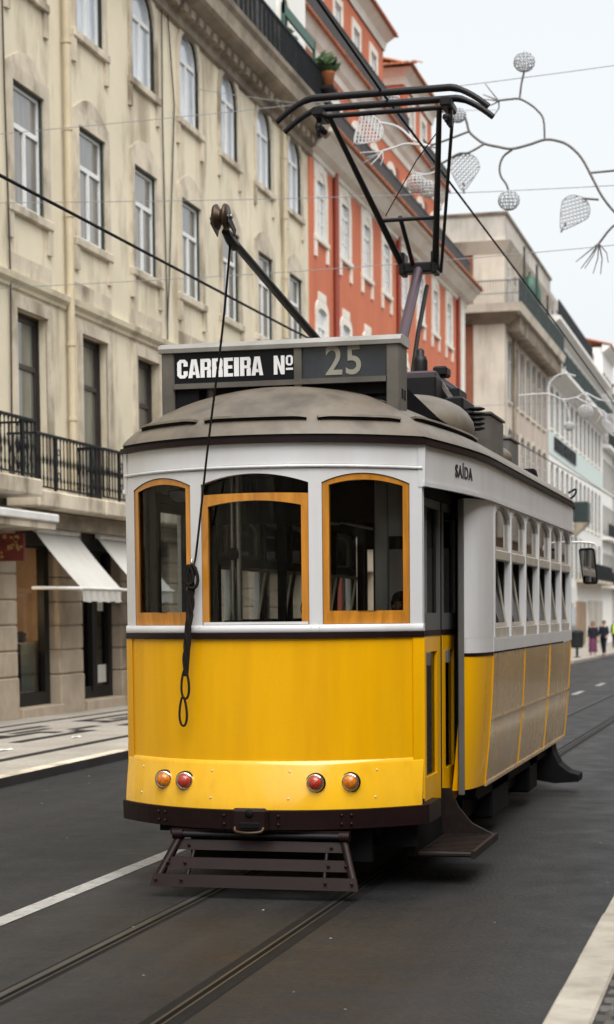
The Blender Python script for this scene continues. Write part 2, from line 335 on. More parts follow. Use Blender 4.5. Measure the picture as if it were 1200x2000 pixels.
# left pavement
def pavement(name, x0, x1, ys, m):
    b = MB().grid([[(x0+(x1-x0)*i/6, y, g(y)+.12) for i in range(7)] for y in ys], False)
    for xx in (x0, x1): b.grid([[(xx, y, g(y)-.3), (xx, y, g(y)+.12)] for y in ys], False)
    for y in (ys[0], ys[-1]): b.quad((x0, y, g(y)-.3), (x1, y, g(y)-.3), (x1, y, g(y)+.12), (x0, y, g(y)+.12))
    return b.build(name, m, kind='structure', origin=(0,0,0))
pl = pavement('pavement_left', -13.4, KL-.17, [-20, 0, 10, 20, 25, 40, 60, 78], MT['calcada'])
MB().grid([[(KL-.17, y, g(y)+.121), (KL-.012, y, g(y)+.121), (KL-.002, y, g(y)+.112)] for y in [-20, 0, 25, 50, 78]], False).build('kerb', MT['stone'], pl); MB().grid([[(KL-.002, y, g(y)+.112), (KL, y, g(y)-.1)] for y in [-20, 0, 25, 50, 78]], False).build('kerb_face', MT['kerb_shade'], pl)
pf = pavement('pavement_far', -13.4, KL+.1, [79.5, 90, 110, 150, 230], MT['calcada'])
def inlay(x0, x1, y0, y1):
    ys = [y0] + [y for y in (25., 40., 60.) if y0 < y < y1] + [y1]
    MB().grid([[(x0, y, g(y)+.1235), (x1, y, g(y)+.1235)] for y in ys], False).build('inlay', MT['basalt'], pl)
inlay(-9.34, -9.16, -18, 77)
inlay(-12.2, -12.06, -18, 77)
per = 4.4
for k in range(-2, 12):                                     # key pattern of black stone bars
    y0 = 20.4 + k*per - .6
    if y0+per > 76 or y0 < 12: continue
    sh = .42
    for x0_, x1_, a_, b_ in ((-10.88,-10.68,0,3.1), (-11.48,-11.29,.75,2.6), (-12.08,-11.89,1.1,4.1), (-11.03,-10.885,2.7,3.1), (-11.285,-11.04,2.2,2.6), (-11.885,-11.485,1.1,1.5), (-11.25,-11.06,3.12,4.3), (-11.72,-11.56,1.9,3.4)):
        inlay(x0_+sh, x1_+sh, y0+a_, y0+b_)
for (x, y, s_) in ((-9.9, 22.8, .16), (-9.9, 25.4, .12)):
    b = MB(); pts = [(x+s_*(.9+.3*sin(3*a))*cos(a)*.5, y+s_*1.2*sin(a)) for a in [2*pi*i/9 for i in range(9)]]
    b.ngon([(p, q, g(q)+.128+.006*(i % 3)) for i, (p, q) in enumerate(pts)]).build('paper_scrap', MT['white_wall'], label='crumpled white paper scrap lying on the '+('left' if y < 25 else 'far left')+' pavement '+('near the frame edge' if y < 25 else 'beside the tram'), category='litter')
# right pavement with kerb stones and cobbles
prr = pavement('pavement_right', KR+.215, 4.2, [-20, 0, 10, 25, 60, 110], MT['grout'])
yk = 4.9; ke = random.Random(3)
while yk < 40:
    L = ke.uniform(.70, .84); zt = .128 + ke.uniform(-.004, .004)
    MB().bbox(KR+ke.uniform(-.006,.006), KR+.212, yk, yk+L-.008, -.2, zt+g(yk), .012).build('kerb_stone', MT['kerb'], prr); yk += L
cs = []
for q in range(4):
    b = MB().bbox(-.044, .044, -.044, .044, -.06, .0, .012); 
    cs.append(MB().add([(x*(1+.1*sin(q*3+z*40)), y*(1+.12*cos(q*5)), z) for x, y, z in b.v], b.f).mesh('cobble')); cs[-1].materials.append(MT['cobble'])
iy = 0; y = 6.9
while y < 10.4:
    for ix in range(5):
        inst('cobble', cs[(iy*3+ix) % 4], prr, (-.69+ix*.097+(.045 if iy % 2 else 0)+ke.uniform(-.006,.006), y+ke.uniform(-.006,.006), .132+ke.uniform(-.006,.006)), (0,0,ke.uniform(-.12,.12)))
    iy += 1; y += .095
b = MB()
for iy in range(300):
    for ix in range(44):
        yq = 10.42+iy*.099; xq = -.69+ix*.1+(.05 if iy % 2 else 0)
        if xq < 4: b.box(xq-.043, xq+.043, yq-.043, yq+.043, .1, .13+.006*sin(ix*7.1+iy*3.3)+g(yq))
b.build('cobble_paving', MT['cobble'], prr, kind='stuff', fix=False)

# ---------------------------------------------------------------- facade tools (left-hand fronts face +X)
def path_win(w, h, r, d=0., n=10):                          # closed path of an opening inset by d, from bottom-left
    hw = w/2-d
    if r <= .01: return [(-hw, d), (-hw, h-d), (hw, h-d), (hw, d)]
    pts = [(-hw, d)]
    for i in range(n+1):
        a = pi - pi*i/n; pts.append((hw*cos(a), h-r+(r-d)*sin(a)))
    return pts + [(hw, d)]
def wall_front(mb, xf, y0, y1, z0, z1, holes, dep=.28):
    ys = sorted({y0, y1, *[h[0] for h in holes], *[h[1] for h in holes]}); zs = sorted({z0, z1, *[h[2] for h in holes], *[h[3] for h in holes]})
    for i in range(len(ys)-1):
        for j in range(len(zs)-1):
            cy, cz = (ys[i]+ys[i+1])/2, (zs[j]+zs[j+1])/2
            if any(h[0] < cy < h[1] and h[2] < cz < h[3] for h in holes): continue
            mb.quad((xf, ys[i], zs[j]), (xf, ys[i+1], zs[j]), (xf, ys[i+1], zs[j+1]), (xf, ys[i], zs[j+1]))
    for h in holes:
        w, hh = h[1]-h[0], h[3]-h[2]; r = h[4] if len(h) > 4 else 0; yc = (h[0]+h[1])/2
        P = path_win(w, hh, r)
        for i in range(len(P)):
            a, b_ = P[i], P[(i+1) % len(P)]
            mb.quad((xf, yc+a[0], h[2]+a[1]), (xf, yc+b_[0], h[2]+b_[1]), (xf-dep, yc+b_[0], h[2]+b_[1]), (xf-dep, yc+a[0], h[2]+a[1]))
        if r > .01:
            A = P[1:-1]; k = len(A)//2
            mb.ngon([(xf, h[0], h[3])] + [(xf, yc+p[0], h[2]+p[1]) for p in A[:k+1]][::-1])
            mb.ngon([(xf, h[1], h[3])] + [(xf, yc+p[0], h[2]+p[1]) for p in A[k:]])
def shell(root, m, xf, y0, y1, z0, z1, depth=11., roofm=None):  # side walls, back and roof deck behind a front
    b = MB(); x1 = xf-depth
    b.quad((xf,y0,z0),(x1,y0,z0),(x1,y0,z1),(xf,y0,z1)); b.quad((xf,y1,z0),(x1,y1,z0),(x1,y1,z1),(xf,y1,z1)); b.quad((x1,y0,z0),(x1,y1,z0),(x1,y1,z1),(x1,y0,z1))
    b.build('side_wall', m, root); MB().quad((xf,y0,z1),(xf,y1,z1),(x1,y1,z1),(x1,y0,z1)).build('roof_deck', roofm or m, root)
fX = lambda u, v, d: (d, u, v)
class Win:                                                  # a window kind: shared meshes, placed many times
    def __init__(s, w, h, rise, frame, pane, outer=None, mull=True, tr=.66, surround=None, sw=.2, sill=True, ears=False, fw=.06, rec=.14, bars=0, sd=.045):
        s.w, s.h, s.rec, s.panes = w, h, rec, []
        f0, f1 = -rec, -rec-.06
        o = .035 if outer else .004
        fr = MB().ring(path_win(w,h,rise,o), path_win(w,h,rise,o+fw), fX, f0, f1)
        zt = h*tr; hw = w/2-o-fw
        fr.box(f1+.004, f0-.002+.012, -hw-.003, hw+.003, zt-.045, zt+.045)
        if mull: fr.box(f1+.004, f0+.008, -.05, .05, o+fw-.003, zt-.04)
        if bars:
            for k in range(1, bars+1): fr.box(f1+.01, f0-.01, -hw, hw, o+fw+(zt-o-fw)*k/(bars+1)-.015, o+fw+(zt-o-fw)*k/(bars+1)+.015)
        s.frame = fr.mesh('window'); s.frame.materials.append(frame)
        xp = (f0+f1)/2
        def pane_mesh(pts): me = MB().ngon([(xp, u, v) for u, v in pts]).mesh('pane', fix=False); me.materials.append(pane); return me
        up = [(u, max(v, zt)) for u, v in path_win(w,h,rise,o+fw-.01)]
        s.panes.append(pane_mesh(up))
        zb = o+fw-.01
        cells = [(-hw-.005, 0), (0, hw+.005)] if mull else [(-hw-.005, hw+.005)]
        for a, b_ in cells: s.panes.append(pane_mesh([(a, zb), (b_, zb), (b_, zt), (a, zt)]))
        s.outer = None
        if outer:
            s.outer = MB().ring(path_win(w,h,rise,.001), path_win(w,h,rise,.036), fX, -rec+.05, -rec-.07).mesh('outer_frame'); s.outer.materials.append(outer)
        s.sur = s.sill = None
        if surround:
            mb = MB(); P0 = path_win(w,h,rise,-.0); 
            P1 = path_win(w+2*sw, h+sw*1.05, rise+(sw if rise > .01 else 0), 0)
            P1 = [(u, v) for u, v in P1]
            mb.ring(P1[:], P0[:], fX, sd, -.02, closed=False)
            if ears:
                mb.box(-.02, .06, -w/2-sw-.04, -w/2-sw*.35, -.62, -.10); mb.box(-.02, .06, w/2+sw*.35, w/2+sw+.04, -.62, -.10)
            s.sur = mb.mesh('surround'); s.sur.materials.append(surround)
            if sill:
                s.sill = MB().bbox(-.12, .09, -w/2-sw-.05, w/2+sw+.05, -.17, -.002, .02).mesh('sill'); s.sill.materials.append(surround)
    def place(s, root, y, z, x, pane_mats=None):
        o = ORG[root.name]; fr = inst('window', s.frame, root, (x-o[0], y-o[1], z-o[2]))
        for p in s.panes: inst('pane', p, fr)
        if s.outer: inst('outer_frame', s.outer, fr)
        if s.sur: inst('surround', s.sur, fr)
        if s.sill: inst('sill', s.sill, fr)
        return fr
def rail_run(root, m, x, y0, y1, z0, z1, pitch, name='railing', r=.011, top=.02, solid=False, xreturn=None):
    b = MB(); b.box(x-.025, x+.025, y0, y1, z1-.045, z1); b.box(x-.018, x+.018, y0, y1, z0+.05, z0+.085)
    n = max(2, int((y1-y0)/pitch))
    for i in range(n+1):
        yq = y0+(y1-y0)*i/n; b.box(x-r, x+r, yq-r, yq+r, z0, z1-.04)
    return b.build(name, m, root)
def cornice(root, name, m, xf, y0, y1, prof):               # prof: (out, z) from wall upwards, swept along Y
    rows = [[(xf+a, y, z) for a, z in prof] for y in (y0, y1)]
    b = MB().grid(rows, False); b.ngon(rows[0]); b.ngon(rows[1]); return b.build(name, m, root)

# ---------------------------------------------------------------- cream building (nearest, left)
XF = -13.0
cb = thing('cream_building', (XF, 40, 0), 'tall cream plaster building with stained stone window surrounds, nearest on the left', 'building')
CY = [28.32+3.2*i for i in range(8)]                        # bay centres 28.32 .. 50.72
Y0, Y1 = 26.0, 52.34
holes = []
for y in CY:
    holes.append((y-.725, y+.725, 4.22, 7.36)); holes.append((y-.725, y+.725, 9.16, 11.32)); holes.append((y-.735, y+.735, 13.08, 15.14, .68))
w = MB(); wall_front(w, XF, Y0, Y1, 4.0, 15.3, holes); w.build('wall', MT['cream'], cb, fix=False)
shell(cb, MT['cream'], XF, Y0, Y1, -.4, 16.2)
k3 = Win(1.45, 2.16, 0, MT['white_frame'], MT['pane_grey'], MT['green_frame'], surround=MT['stone'], sw=.24, ears=True, rec=.07, fw=.055)
k4 = Win(1.47, 2.06, .68, MT['white_frame'], MT['pane_light'], MT['green_frame'], tr=.66, surround=MT['stone'], sw=.2, ears=True, rec=.07, fw=.055)
k2 = Win(1.45, 3.14, 0, MT['brown_frame'], MT['pane_green'], MT['brown_frame'], mull=False, tr=.70, surround=MT['stone'], sw=.22, sill=False, fw=.1, rec=.2)
for y in CY:
    k2.place(cb, y, 4.22, XF); k3.place(cb, y, 9.16, XF); k4.place(cb, y, 13.08, XF)
for y in CY:                                                # arched relieving stones over the third-floor windows
    pts = [(-.95, 11.58)] + [(-.95+1.9*i/10, 11.585+.33*sin(pi*i/10)) for i in range(11)] + [(.95, 11.58)]
    MB().strip([(u, 11.575) for u, v in pts], [(u, v+.004) for u, v in pts], lambda u, v, d: (XF+d, y+u, v), .02, -.02).build('lintel_stone', MT['stone'], cb)
cornice(cb, 'string_course', MT['cream'], XF, Y0, Y1, [(-.02,7.66),(.05,7.68),(.06,7.74),(.14,7.80),(.16,7.90),(.02,7.97),(-.02,7.97)])
for i in range(len(CY)):                                    # big ashlar stones under the string course, over the tall windows
    for q in range(4): MB().box(XF-.02, XF+.018, CY[i]-1.0+q*.5+.006, CY[i]-.5+q*.5-.006, 7.62+.36, 8.30).build('ashlar_stone', MT['stone'], cb)
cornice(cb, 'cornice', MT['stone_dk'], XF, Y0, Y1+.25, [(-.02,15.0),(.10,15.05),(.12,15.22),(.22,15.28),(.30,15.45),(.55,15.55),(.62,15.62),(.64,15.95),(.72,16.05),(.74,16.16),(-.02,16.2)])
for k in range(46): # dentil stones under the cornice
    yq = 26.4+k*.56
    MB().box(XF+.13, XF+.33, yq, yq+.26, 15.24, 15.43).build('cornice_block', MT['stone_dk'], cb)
# rainwater pipes and cables
for ypipe, z0, z1, r in ((33.2, 4.3, 15.2, .075), (49.25, 4.3, 15.0, .06)):
    b = MB().cyl((XF+.12, ypipe, z0), (XF+.12, ypipe, z1), r, 10)
    p = b.build('rain_pipe', MT['pipe'], cb)
    for z in (5.6, 7.0, 9.4, 11.0, 12.6, 14.2): MB().cyl((XF+.12, ypipe, z), (XF+.12, ypipe, z+.07), r+.018, 10).build('pipe_collar', MT['pipe'], p)
for pts in (((39.1,15.1),(39.05,12.6),(39.2,8.2),(39.15,4.3)), ((39.5,15.1),(39.9,13.2),(39.35,9.2),(39.2,8.3)), ((30.35,15),(30.4,11),(30.5,8),(30.4,4.2))):
    MB().tube([(XF+.05, y, z) for y, z in pts], .018, 6).build('cable', MT['brown_frame'], cb)
# first-floor balconies: stone slab, bracket course, iron balusters one by one
bal = MB().lathe([(.012,0),(.012,.12),(.026,.16),(.013,.22),(.012,.40),(.024,.44),(.030,.50),(.018,.56),(.012,.62),(.012,.86),(.022,.89),(.012,.92)], (0,0,0), n=8).mesh('baluster'); bal.materials.append(MT['iron'])
rosette = MB()
for q in range(2):
    rosette.tube([(0, .05*cos(2*pi*i/10), .30+q*.42+.06*sin(2*pi*i/10)) for i in range(10)], .009, 5, closed=True)
rosette = rosette.mesh('scroll'); rosette.materials.append(MT['iron'])
def balcony(y0, y1, xo, zt):
    sl = MB().bbox(XF-.02, xo, y0, y1, zt-.30, zt, .03).build('balcony', MT['stone'], cb)
    xr = xo-.09; o = ORG[cb.name]; ORG[sl.name] = o
    MB().bbox(xr-.03, xr+.03, y0+.06, y1-.06, zt+.96, zt+1.01, .008).build('handrail', MT['iron'], sl); MB().box(xr-.015, xr+.015, y0+.06, y1-.06, zt+.05, zt+.08).build('bottom_rail', MT['iron'], sl)
    for ye in (y0+.08, y1-.08):
        MB().box(XF, xr, ye-.02, ye+.02, zt+.96, zt+1.0).build('side_rail', MT['iron'], sl)
        for i in range(4): inst('baluster', bal, sl, (XF+.12+i*.16-o[0], ye-o[1], zt+.05-o[2]))
    n = int((y1-y0-.2)/.155)
    for i in range(n+1):
        yq = y0+.1+(y1-y0-.2)*i/n
        inst('baluster', bal, sl, (xr-o[0], yq-o[1], zt+.05-o[2]))
        if i % 11 == 5: MB().box(xr-.024, xr+.024, yq+.045, yq+.095, zt+.02, zt+.97).build('post', MT['iron'], sl)
        if i % 11 == 6: inst('scroll', rosette, sl, (xr-o[0], yq+.075-o[1], zt+.0-o[2]))
balcony(26.4, 29.85, XF+.85, 4.25); balcony(30.25, 33.55, XF+.62, 4.12); balcony(33.62, 37.1, XF+.62, 4.12); balcony(37.2, 40.6, XF+.62, 4.12); balcony(40.7, 44.1, XF+.62, 4.12)
# ground floor: piers of stone blocks, shop windows, fascia beam
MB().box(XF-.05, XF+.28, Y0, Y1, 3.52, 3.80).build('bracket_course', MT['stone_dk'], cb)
MB().box(XF-.4, XF-.03, Y0, Y1, 3.2, 4.0).build('fascia_beam', MT['shop_black'], cb)
PIERS = [29.3, 32.55, 35.95, 39.2, 42.4, 45.6, 48.8]
for i, yp in enumerate(PIERS):
    wv = 1.22 if i else 1.25
    z = .1 + g(yp)
    for hgt in (.76, .46, .46, .45, .46, .46, .45):
        MB().bbox(XF-.45, XF+(.05 if hgt > .7 else .03), yp, yp+wv, z, z+hgt-.018, .022).build('pier_block', MT['pier'], cb); z += hgt
    MB().box(XF-.44, XF+.0, yp+.03, yp+wv-.03, .05+g(yp), z).build('pier_joint', MT['stone_dk'], cb)
def shop_bay(y0, y1, door):
    r_ = thing('shopfront', (XF-.3, (y0+y1)/2, 0), 'glazed '+('shop door with black frame and notices, beneath the right-hand awning' if door else 'black-framed shop window with white counter inside, beneath the left-hand awning'), 'shopfront')
    zb = .14; xg = XF-.25
    b = MB(); b.ring([(y0,.14+.12),(y0,3.3),(y1,3.3),(y1,.26)], [(y0+.06,.5),(y0+.06,3.16),(y1-(.24 if not door else .2),3.16),(y1-(.24 if not door else .2),.5)], lambda u, v, d: (d, u, v), xg+.08, xg-.06)
    b.build('frame', MT['shop_black'], r_)
    if door: MB().box(xg-.04, xg+.1, (y0+y1)/2-.12, (y0+y1)/2+.12, .4, 3.2).build('door_stile', MT['shop_black'], r_)
    MB().quad((xg, y0+.05, .45), (xg, y1-.05, .45), (xg, y1-.05, 3.2), (xg, y0+.05, 3.2)).build('pane', MT['shopglass'], r_, fix=False)
    b = MB(); xb = xg-1.8
    b.quad((xb, y0-.4, .2), (xb, y1+.6, .2), (xb, y1+.6, 3.3), (xb, y0-.4, 3.3)); b.quad((xg-.1, y0, .2), (xb, y0-.4, .2), (xb, y0-.4, 3.3), (xg-.1, y0, 3.3)); b.quad((xg-.1, y1, .2), (xb, y1+.6, .2), (xb, y1+.6, 3.3), (xg-.1, y1, 3.3)); b.quad((xg-.1,y0,.2),(xg-.1,y1,.2),(xb,y1+.6,.2),(xb,y0-.4,.2)); b.quad((xg-.1,y0,3.3),(xg-.1,y1,3.3),(xb,y1+.6,3.3),(xb,y0-.4,3.3))
    b.build('room', MT['shop_in'], r_, fix=False)
    MB().bbox(XF-.5, XF+.12, y0-.02, y1+.02, -.1, .26, .02).build('step', MT['pier'], r_)
    if not door:
        lp = MB().lathe([(.012,.30),(.012,.12),(.03,.11),(.11,.03),(.115,.02),(.10,.02)], (xg-.5, y0+.2, 2.15), n=14).build('lamp_shade', MT['gold'], r_); MB().ball((xg-.5, y0+.2, 2.17), .05, .05, .05, 12, 8).build('bulb', MT['bulb'], lp)
        MB().cyl((xg-.5, y0+.2, 2.44), (xg-.5, y0+.2, 3.3), .006, 6).build('lamp_cord', MT['shop_black'], lp)
        ld = bpy.data.lights.new('shop_lamp', 'POINT'); ld.energy = 30; ld.color = (1.0, .72, .42); ld.shadow_soft_size = .06; lo = bpy.data.objects.new('shop_lamp', ld); COL.objects.link(lo); lo.parent = lp; lo.location = Vector((xg-.5, y0+.2, 2.08))-Vector(ORG[r_.name])
        MB().bbox(xg-.75, xg-.15, y0+.08, y1-.1, .5, 1.42, .03).build('counter', MT['counter'], r_); MB().box(xg-.149, xg-.13, y0+.95, y0+1.07, .5, 1.4).build('counter_bar', MT['shop_black'], r_)
        MB().box(xg-.145, xg-.12, y0+.4, y0+1.0, .98, 1.16).build('name_plate', MT['shop_black'], r_)
        b = MB(); q = random.Random(5)
        for i in range(22): b.ball((xg-.2-q.random()*.4, y0+.12+q.random()*1.4, 1.45+q.random()*.16), .06+q.random()*.06, .1, .07, 8, 5)
        b.build('goods', MT['navy'], r_)
    else:
        for (ya, za, wa, ha) in ((y0+.18, 2.2, .28, .5), (y1-.62, 2.0, .3, .6), (y1-.66, .55, .5, .36)): MB().box(xg+.004, xg+.012, ya, ya+wa, za, za+ha).build('notice', MT['canvas'], r_)
    return r_
shop_bay(30.57, 32.53, False); shop_bay(33.80, 35.93, True)
for i in range(3, 6): MB().box(XF-.4, XF-.3, PIERS[i]+1.2, PIERS[i+1], .1, 3.3).build('shutter', MT['shop_black'], cb)
MB().box(XF-.4, XF-.3, 37.2, 39.2, .1, 3.3).build('shutter', MT['shop_black'], cb); MB().box(XF-.4, XF-.3, Y0, 29.32, .1, 3.3).build('shutter', MT['shop_black'], cb)
# awnings
def awning(y0, y1, lab):
    r_ = thing('awning', (XF, (y0+y1)/2, 3.4), lab, 'awning', 'shop awnings')
    pr = .90; n = 8
    top = []
    for i in range(n+1):
        t = i/n; top.append([(XF+.05+pr*t, y, 3.46-1.06*t-.05*sin(pi*t)*(1 if 0 < j < 6 else .6)) for j, y in enumerate([y0+(y1-y0)*k/6 for k in range(7)])])
    b = MB().grid(top, True); b.grid([[(p[0], p[1], p[2]-.012) for p in r] for r in top], True); b.build('canvas', MT['canvas'], r_, fix=False)
    rows = []
    for z in (2.40, 2.30, 2.16):
        rows.append([(XF+.05+pr+.02*sin(j*1.7+z*9)*(2.40-z)/.24*1.6, y0+(y1-y0)*j/24, z+(.012*sin(j*1.1) if z < 2.2 else 0)) for j in range(25)])
    MB().grid(rows, True).build('valance', MT['canvas'], r_, fix=False)
    MB().cyl((XF+.05+pr, y0-.03, 2.40), (XF+.05+pr, y1+.03, 2.40), .025, 8).build('front_bar', MT['white_metal'], r_)
    for y in (y0-.02, y1+.02): MB().cyl((XF+.0, y, 2.42), (XF+.05+pr, y, 2.40), .03, 8).build('arm', MT['white_metal'], r_)
    MB().cyl((XF+.07, y0, 3.48), (XF+.07, y1, 3.48), .06, 10).build('roller', MT['white_metal'], r_)
awning(31.35, 33.45, 'slanted white canvas awning seen whole, left of the tram'); awning(34.55, 36.6, 'slanted white canvas awning partly hidden behind the tram front')
cn = thing('canopy', (XF, 29.6, 3.6), 'flat white canopy slab at the left frame edge above the red sign', 'canopy')
MB().bbox(XF, XF+1.0, 26.5, 30.2, 3.52, 3.66, .02).build('slab', MT['white_metal'], cn); MB().box(XF, XF+.95, 26.55, 30.15, 3.40, 3.519).build('soffit', MT['stone'], cn)
rs = thing('hanging_sign', (XF+.3, 29.9, 3.0), 'small dark red projecting sign under the flat white canopy', 'sign')
MB().bbox(XF+.03, XF+.50, 29.78, 29.86, 2.86, 3.34, .01).build('board', MT['red_sign'], rs)
q = random.Random(2)
for i in range(14): 
    z = 2.9+q.random()*.36; x = XF+.06+q.random()*.36; MB().box(x, x+.02+q.random()*.06, 29.768, 29.777, z, z+.03+q.random()*.05).build('mark', MT['gold'], rs)
# attic storey, terrace railing, plants
at = MB(); wall_front(at, XF-.03, 38.5, Y1, 16.2, 21.0, [(41.2,42.2,16.4,18.6,.4), (45.3,46.3,16.4,18.7,.45), (49.3,50.3,16.4,18.7,.45)]); at.build('attic_wall', MT['white_wall'], cb, fix=False)
MB().quad((XF-.03,Y1,16.2),(XF-8,Y1,16.2),(XF-8,Y1,21.0),(XF-.03,Y1,21.0)).build('attic_side_wall', MT['white_wall'], cb, fix=False)
MB().quad((XF-.03,Y0,21.0),(XF-8,Y0,21.0),(XF-8,Y1,21.0),(XF-.03,Y1,21.0)).build('attic_roof', MT['tile'], cb, fix=False)
ka = Win(1.0, 2.3, .45, MT['white_frame'], MT['pane_grey'], MT['green_frame'], surround=MT['trim'], sw=.12, rec=.07)
for y in (45.8, 49.8, 41.7): ka.place(cb, y, 16.4, XF-.03)
rail_run(cb, MT['iron'], XF+.58, 39.5, Y1+.1, 16.16, 17.2, .13, r=.013)
rail_run(cb, MT['iron'], XF+.52, 39.5, Y1+.1, 16.16, 17.2, .19, r=.012)
MB().box(XF+.55, XF+.565, 49.2, Y1+.1, 16.2, 17.0).build('rail_mesh', MT['iron'], cb)
MB().box(XF+.44, XF+.50, 46.3, 46.75, 16.6, 19.5).build('white_panel', MT['white_metal'], cb)
gp = MB()
for y in (48.2, 51.6): gp.box(XF+.35, XF+.42, y, y+.10, 16.2, 18.0)
gp.box(XF+.35, XF+.42, 48.2, 51.7, 17.72, 18.0); gp.build('green_screen', MT['green_metal'], cb)
b = MB()
for y in (48.2, 48.35): b.tube(smooth_path([(XF+.3, y, 16.2), (XF+.3, y, 18.6), (XF+.3, y-.5, 19.1), (XF+.3, y-.9, 18.6)], 5), .03, 6)
b.build('scroll_bracket', MT['white_metal'], cb)
def leafy(root, name, c0, rx, ry, rz, n, m, size=.12, seed=1):
    q = random.Random(seed); b = MB()
    for i in range(n):
        v = Vector((q.gauss(0,1), q.gauss(0,1), q.gauss(0,1))).normalized()*(q.random()**.5)
        p = Vector(c0)+Vector((v.x*rx, v.y*ry, v.z*rz)); a = Vector((q.uniform(-1,1), q.uniform(-1,1), q.uniform(-1,1))).normalized(); t = a.orthogonal().normalized(); u = a.cross(t); s_ = size*q.uniform(.6,1.3)
        b.add([p-t*s_, p-u*s_*.45+a*s_*.1, p+t*s_, p+u*s_*.45+a*s_*.1], [(0,1,2,3)])
    return b.build(name, m, root, fix=False)
def plant(loc, label, rx, ry, rz, n, pot, seed):
    r_ = thing('potted_plant', loc, label, 'plant', 'plants on the terrace')
    leafy(r_, 'foliage', (loc[0], loc[1], loc[2]+.35+rz), rx, ry, rz, n, MT['green_pl'], .13, seed)
    b = MB(); b.lathe([(.001,0),(.13,0),(.2,.36),(.22,.38),(.22,.42),(.18,.42),(.17,.36),(.001,.36)], loc, n=14); b.build('pot', MT['pot'] if pot else MT['stone_dk'], r_)
    b = MB()
    for k in range(4): b.tube([(loc[0], loc[1], loc[2]+.3), (loc[0]+.1*sin(k*2), loc[1]+.12*cos(k*2), loc[2]+.4+rz)], .012, 5)
    b.build('stem', MT['green_pl'], r_)
plant((XF+.28, 41.2, 16.16), 'bushy dark green plant spilling over the cornice by the black railing', .42, .8, .5, 420, False, 3)
plant((XF+.3, 49.0, 16.16), 'pale green plant behind the black terrace railing', .25, .5, .55, 160, False, 4)
plant((XF+.72, 51.9, 16.75), 'green plant in an orange terracotta pot at the railing corner', .35, .4, .3, 220, True, 5)
MB().box(XF+.45, XF+.95, 51.6, 52.2, 16.66, 16.745).build('pot_shelf', MT['iron'], cb)
# ---------------------------------------------------------------- terracotta building
rb = thing('terracotta_building', (XF, 66, 0), 'terracotta red building with white window surrounds and stepped attic terraces', 'building')
RY0, RY1 = 52.36, 80.0
RC = [53.87+3.2*k for k in range(8)]
holes = []
for y in RC:
    holes += [(y-.53,y+.53,12.95,14.85,.5), (y-.53,y+.53,9.15,10.9,.12), (y-.53,y+.53,4.6,7.4)]
w = MB(); wall_front(w, XF, RY0, RY1, 4.3, 15.3, holes); w.build('wall', MT['red'], rb, fix=False)
gh = [(y-.95, y+.95, .1, 3.3) for y in RC]
w = MB(); wall_front(w, XF, RY0, RY1, -.6, 4.3, gh); w.build('ground_floor_wall', MT['pier'], rb, fix=False)
for y in RC: MB().box(XF-.3, XF-.25, y-.95, y+.95, .1, 3.3).build('shop_door', MT['shop_black'], rb)
MB().box(XF-.02, XF+.12, RY0, RY1, 4.1, 4.32).build('string_course', MT['trim'], rb)
shell(rb, MT['red'], XF, RY0, RY1, -.6, 15.9)
r4 = Win(1.06, 1.9, .5, MT['white_frame'], MT['pane_light'], None, tr=.66, surround=MT['trim'], sw=.28, ears=True, bars=2, fw=.06, rec=.02)
r3 = Win(1.06, 1.75, .12, MT['white_frame'], MT['pane_light'], None, tr=.7, surround=MT['trim'], sw=.28, ears=True, bars=1, fw=.06, rec=.02)
r2 = Win(1.06, 2.8, 0, MT['white_frame'], MT['pane_grey'], None, tr=.7, surround=MT['trim'], sw=.22, sill=False, fw=.07)
for y in RC:
    r4.place(rb, y, 12.95, XF); r3.place(rb, y, 9.15, XF); r2.place(rb, y, 4.6, XF)
    MB().box(XF-.01, XF+.05, y-.45, y+.45, 11.14, 11.36).build('lintel_stone', MT['trim'], rb)
    MB().box(XF-.01, XF+.02, y-.80, y+.80, 14.6, 15.24).build('frieze_panel', MT['trim'], rb)
for y in (55.5, 65.3, 78.2): MB().cyl((XF+.09, y, 0), (XF+.09, y, 15.2), .09, 10).build('rain_pipe', MT['red_pipe'], rb)
MB().bbox(XF-.02, XF+.07, 78.9, RY1+.06, -.5, 15.2, .02).build('corner_pilaster', MT['trim'], rb)
MB().bbox(XF-.02, XF+.05, RY0, RY0+.42, -.5, 15.2, .02).build('corner_pilaster', MT['red'], rb)
def tiles(root, x0, x1, y0, y1, z0, z1, pitch=.30, name='roof_tiles'):       # barrel tile ends along an eave
    b = MB(); n = int((y1-y0)/pitch)
    for i in range(n):
        yq = y0+(i+.5)*pitch; rows = []
        for x, z in ((x1, z1), (x0, z0)):
            rows.append([(x, yq+.5*pitch*cos(pi*j/6)*.95, z+.10*sin(pi*j/6)) for j in range(7)])
        b.grid(rows, True); b.ngon(rows[1])
    b.quad((x0,y0,z0-.03),(x0,y1,z0-.03),(x1,y1,z1-.03),(x1,y0,z1-.03)); b.quad((x0,y0,z0-.03),(x0,y1,z0-.03),(x0,y1,z0+.03),(x0,y0,z0+.03))
    return b.build(name, MT['tile'], root, kind='stuff', fix=False)
cornice(rb, 'cornice', MT['trim'], XF, RY0, RY1+.5, [(-.02,15.05),(.08,15.1),(.1,15.2),(.3,15.32),(.55,15.62),(.68,15.68),(.7,15.78),(-.02,15.86)])
tiles(rb, XF+.80, XF+.1, RY0+.2, RY1+.6, 15.80, 15.98)
def terrace_rail(z0, z1, x, y0, y1): 
    rail_run(rb, MT['iron_grey'], x, y0, y1, z0, z1, .12, r=.012)
    MB().box(x-.03, x-.018, y0, y1, z0+.08, z1-.05).build('rail_panel', MT['iron_grey'], rb)
terrace_rail(15.95, 17.0, XF+.25, RY0+.9, RY1+.3)
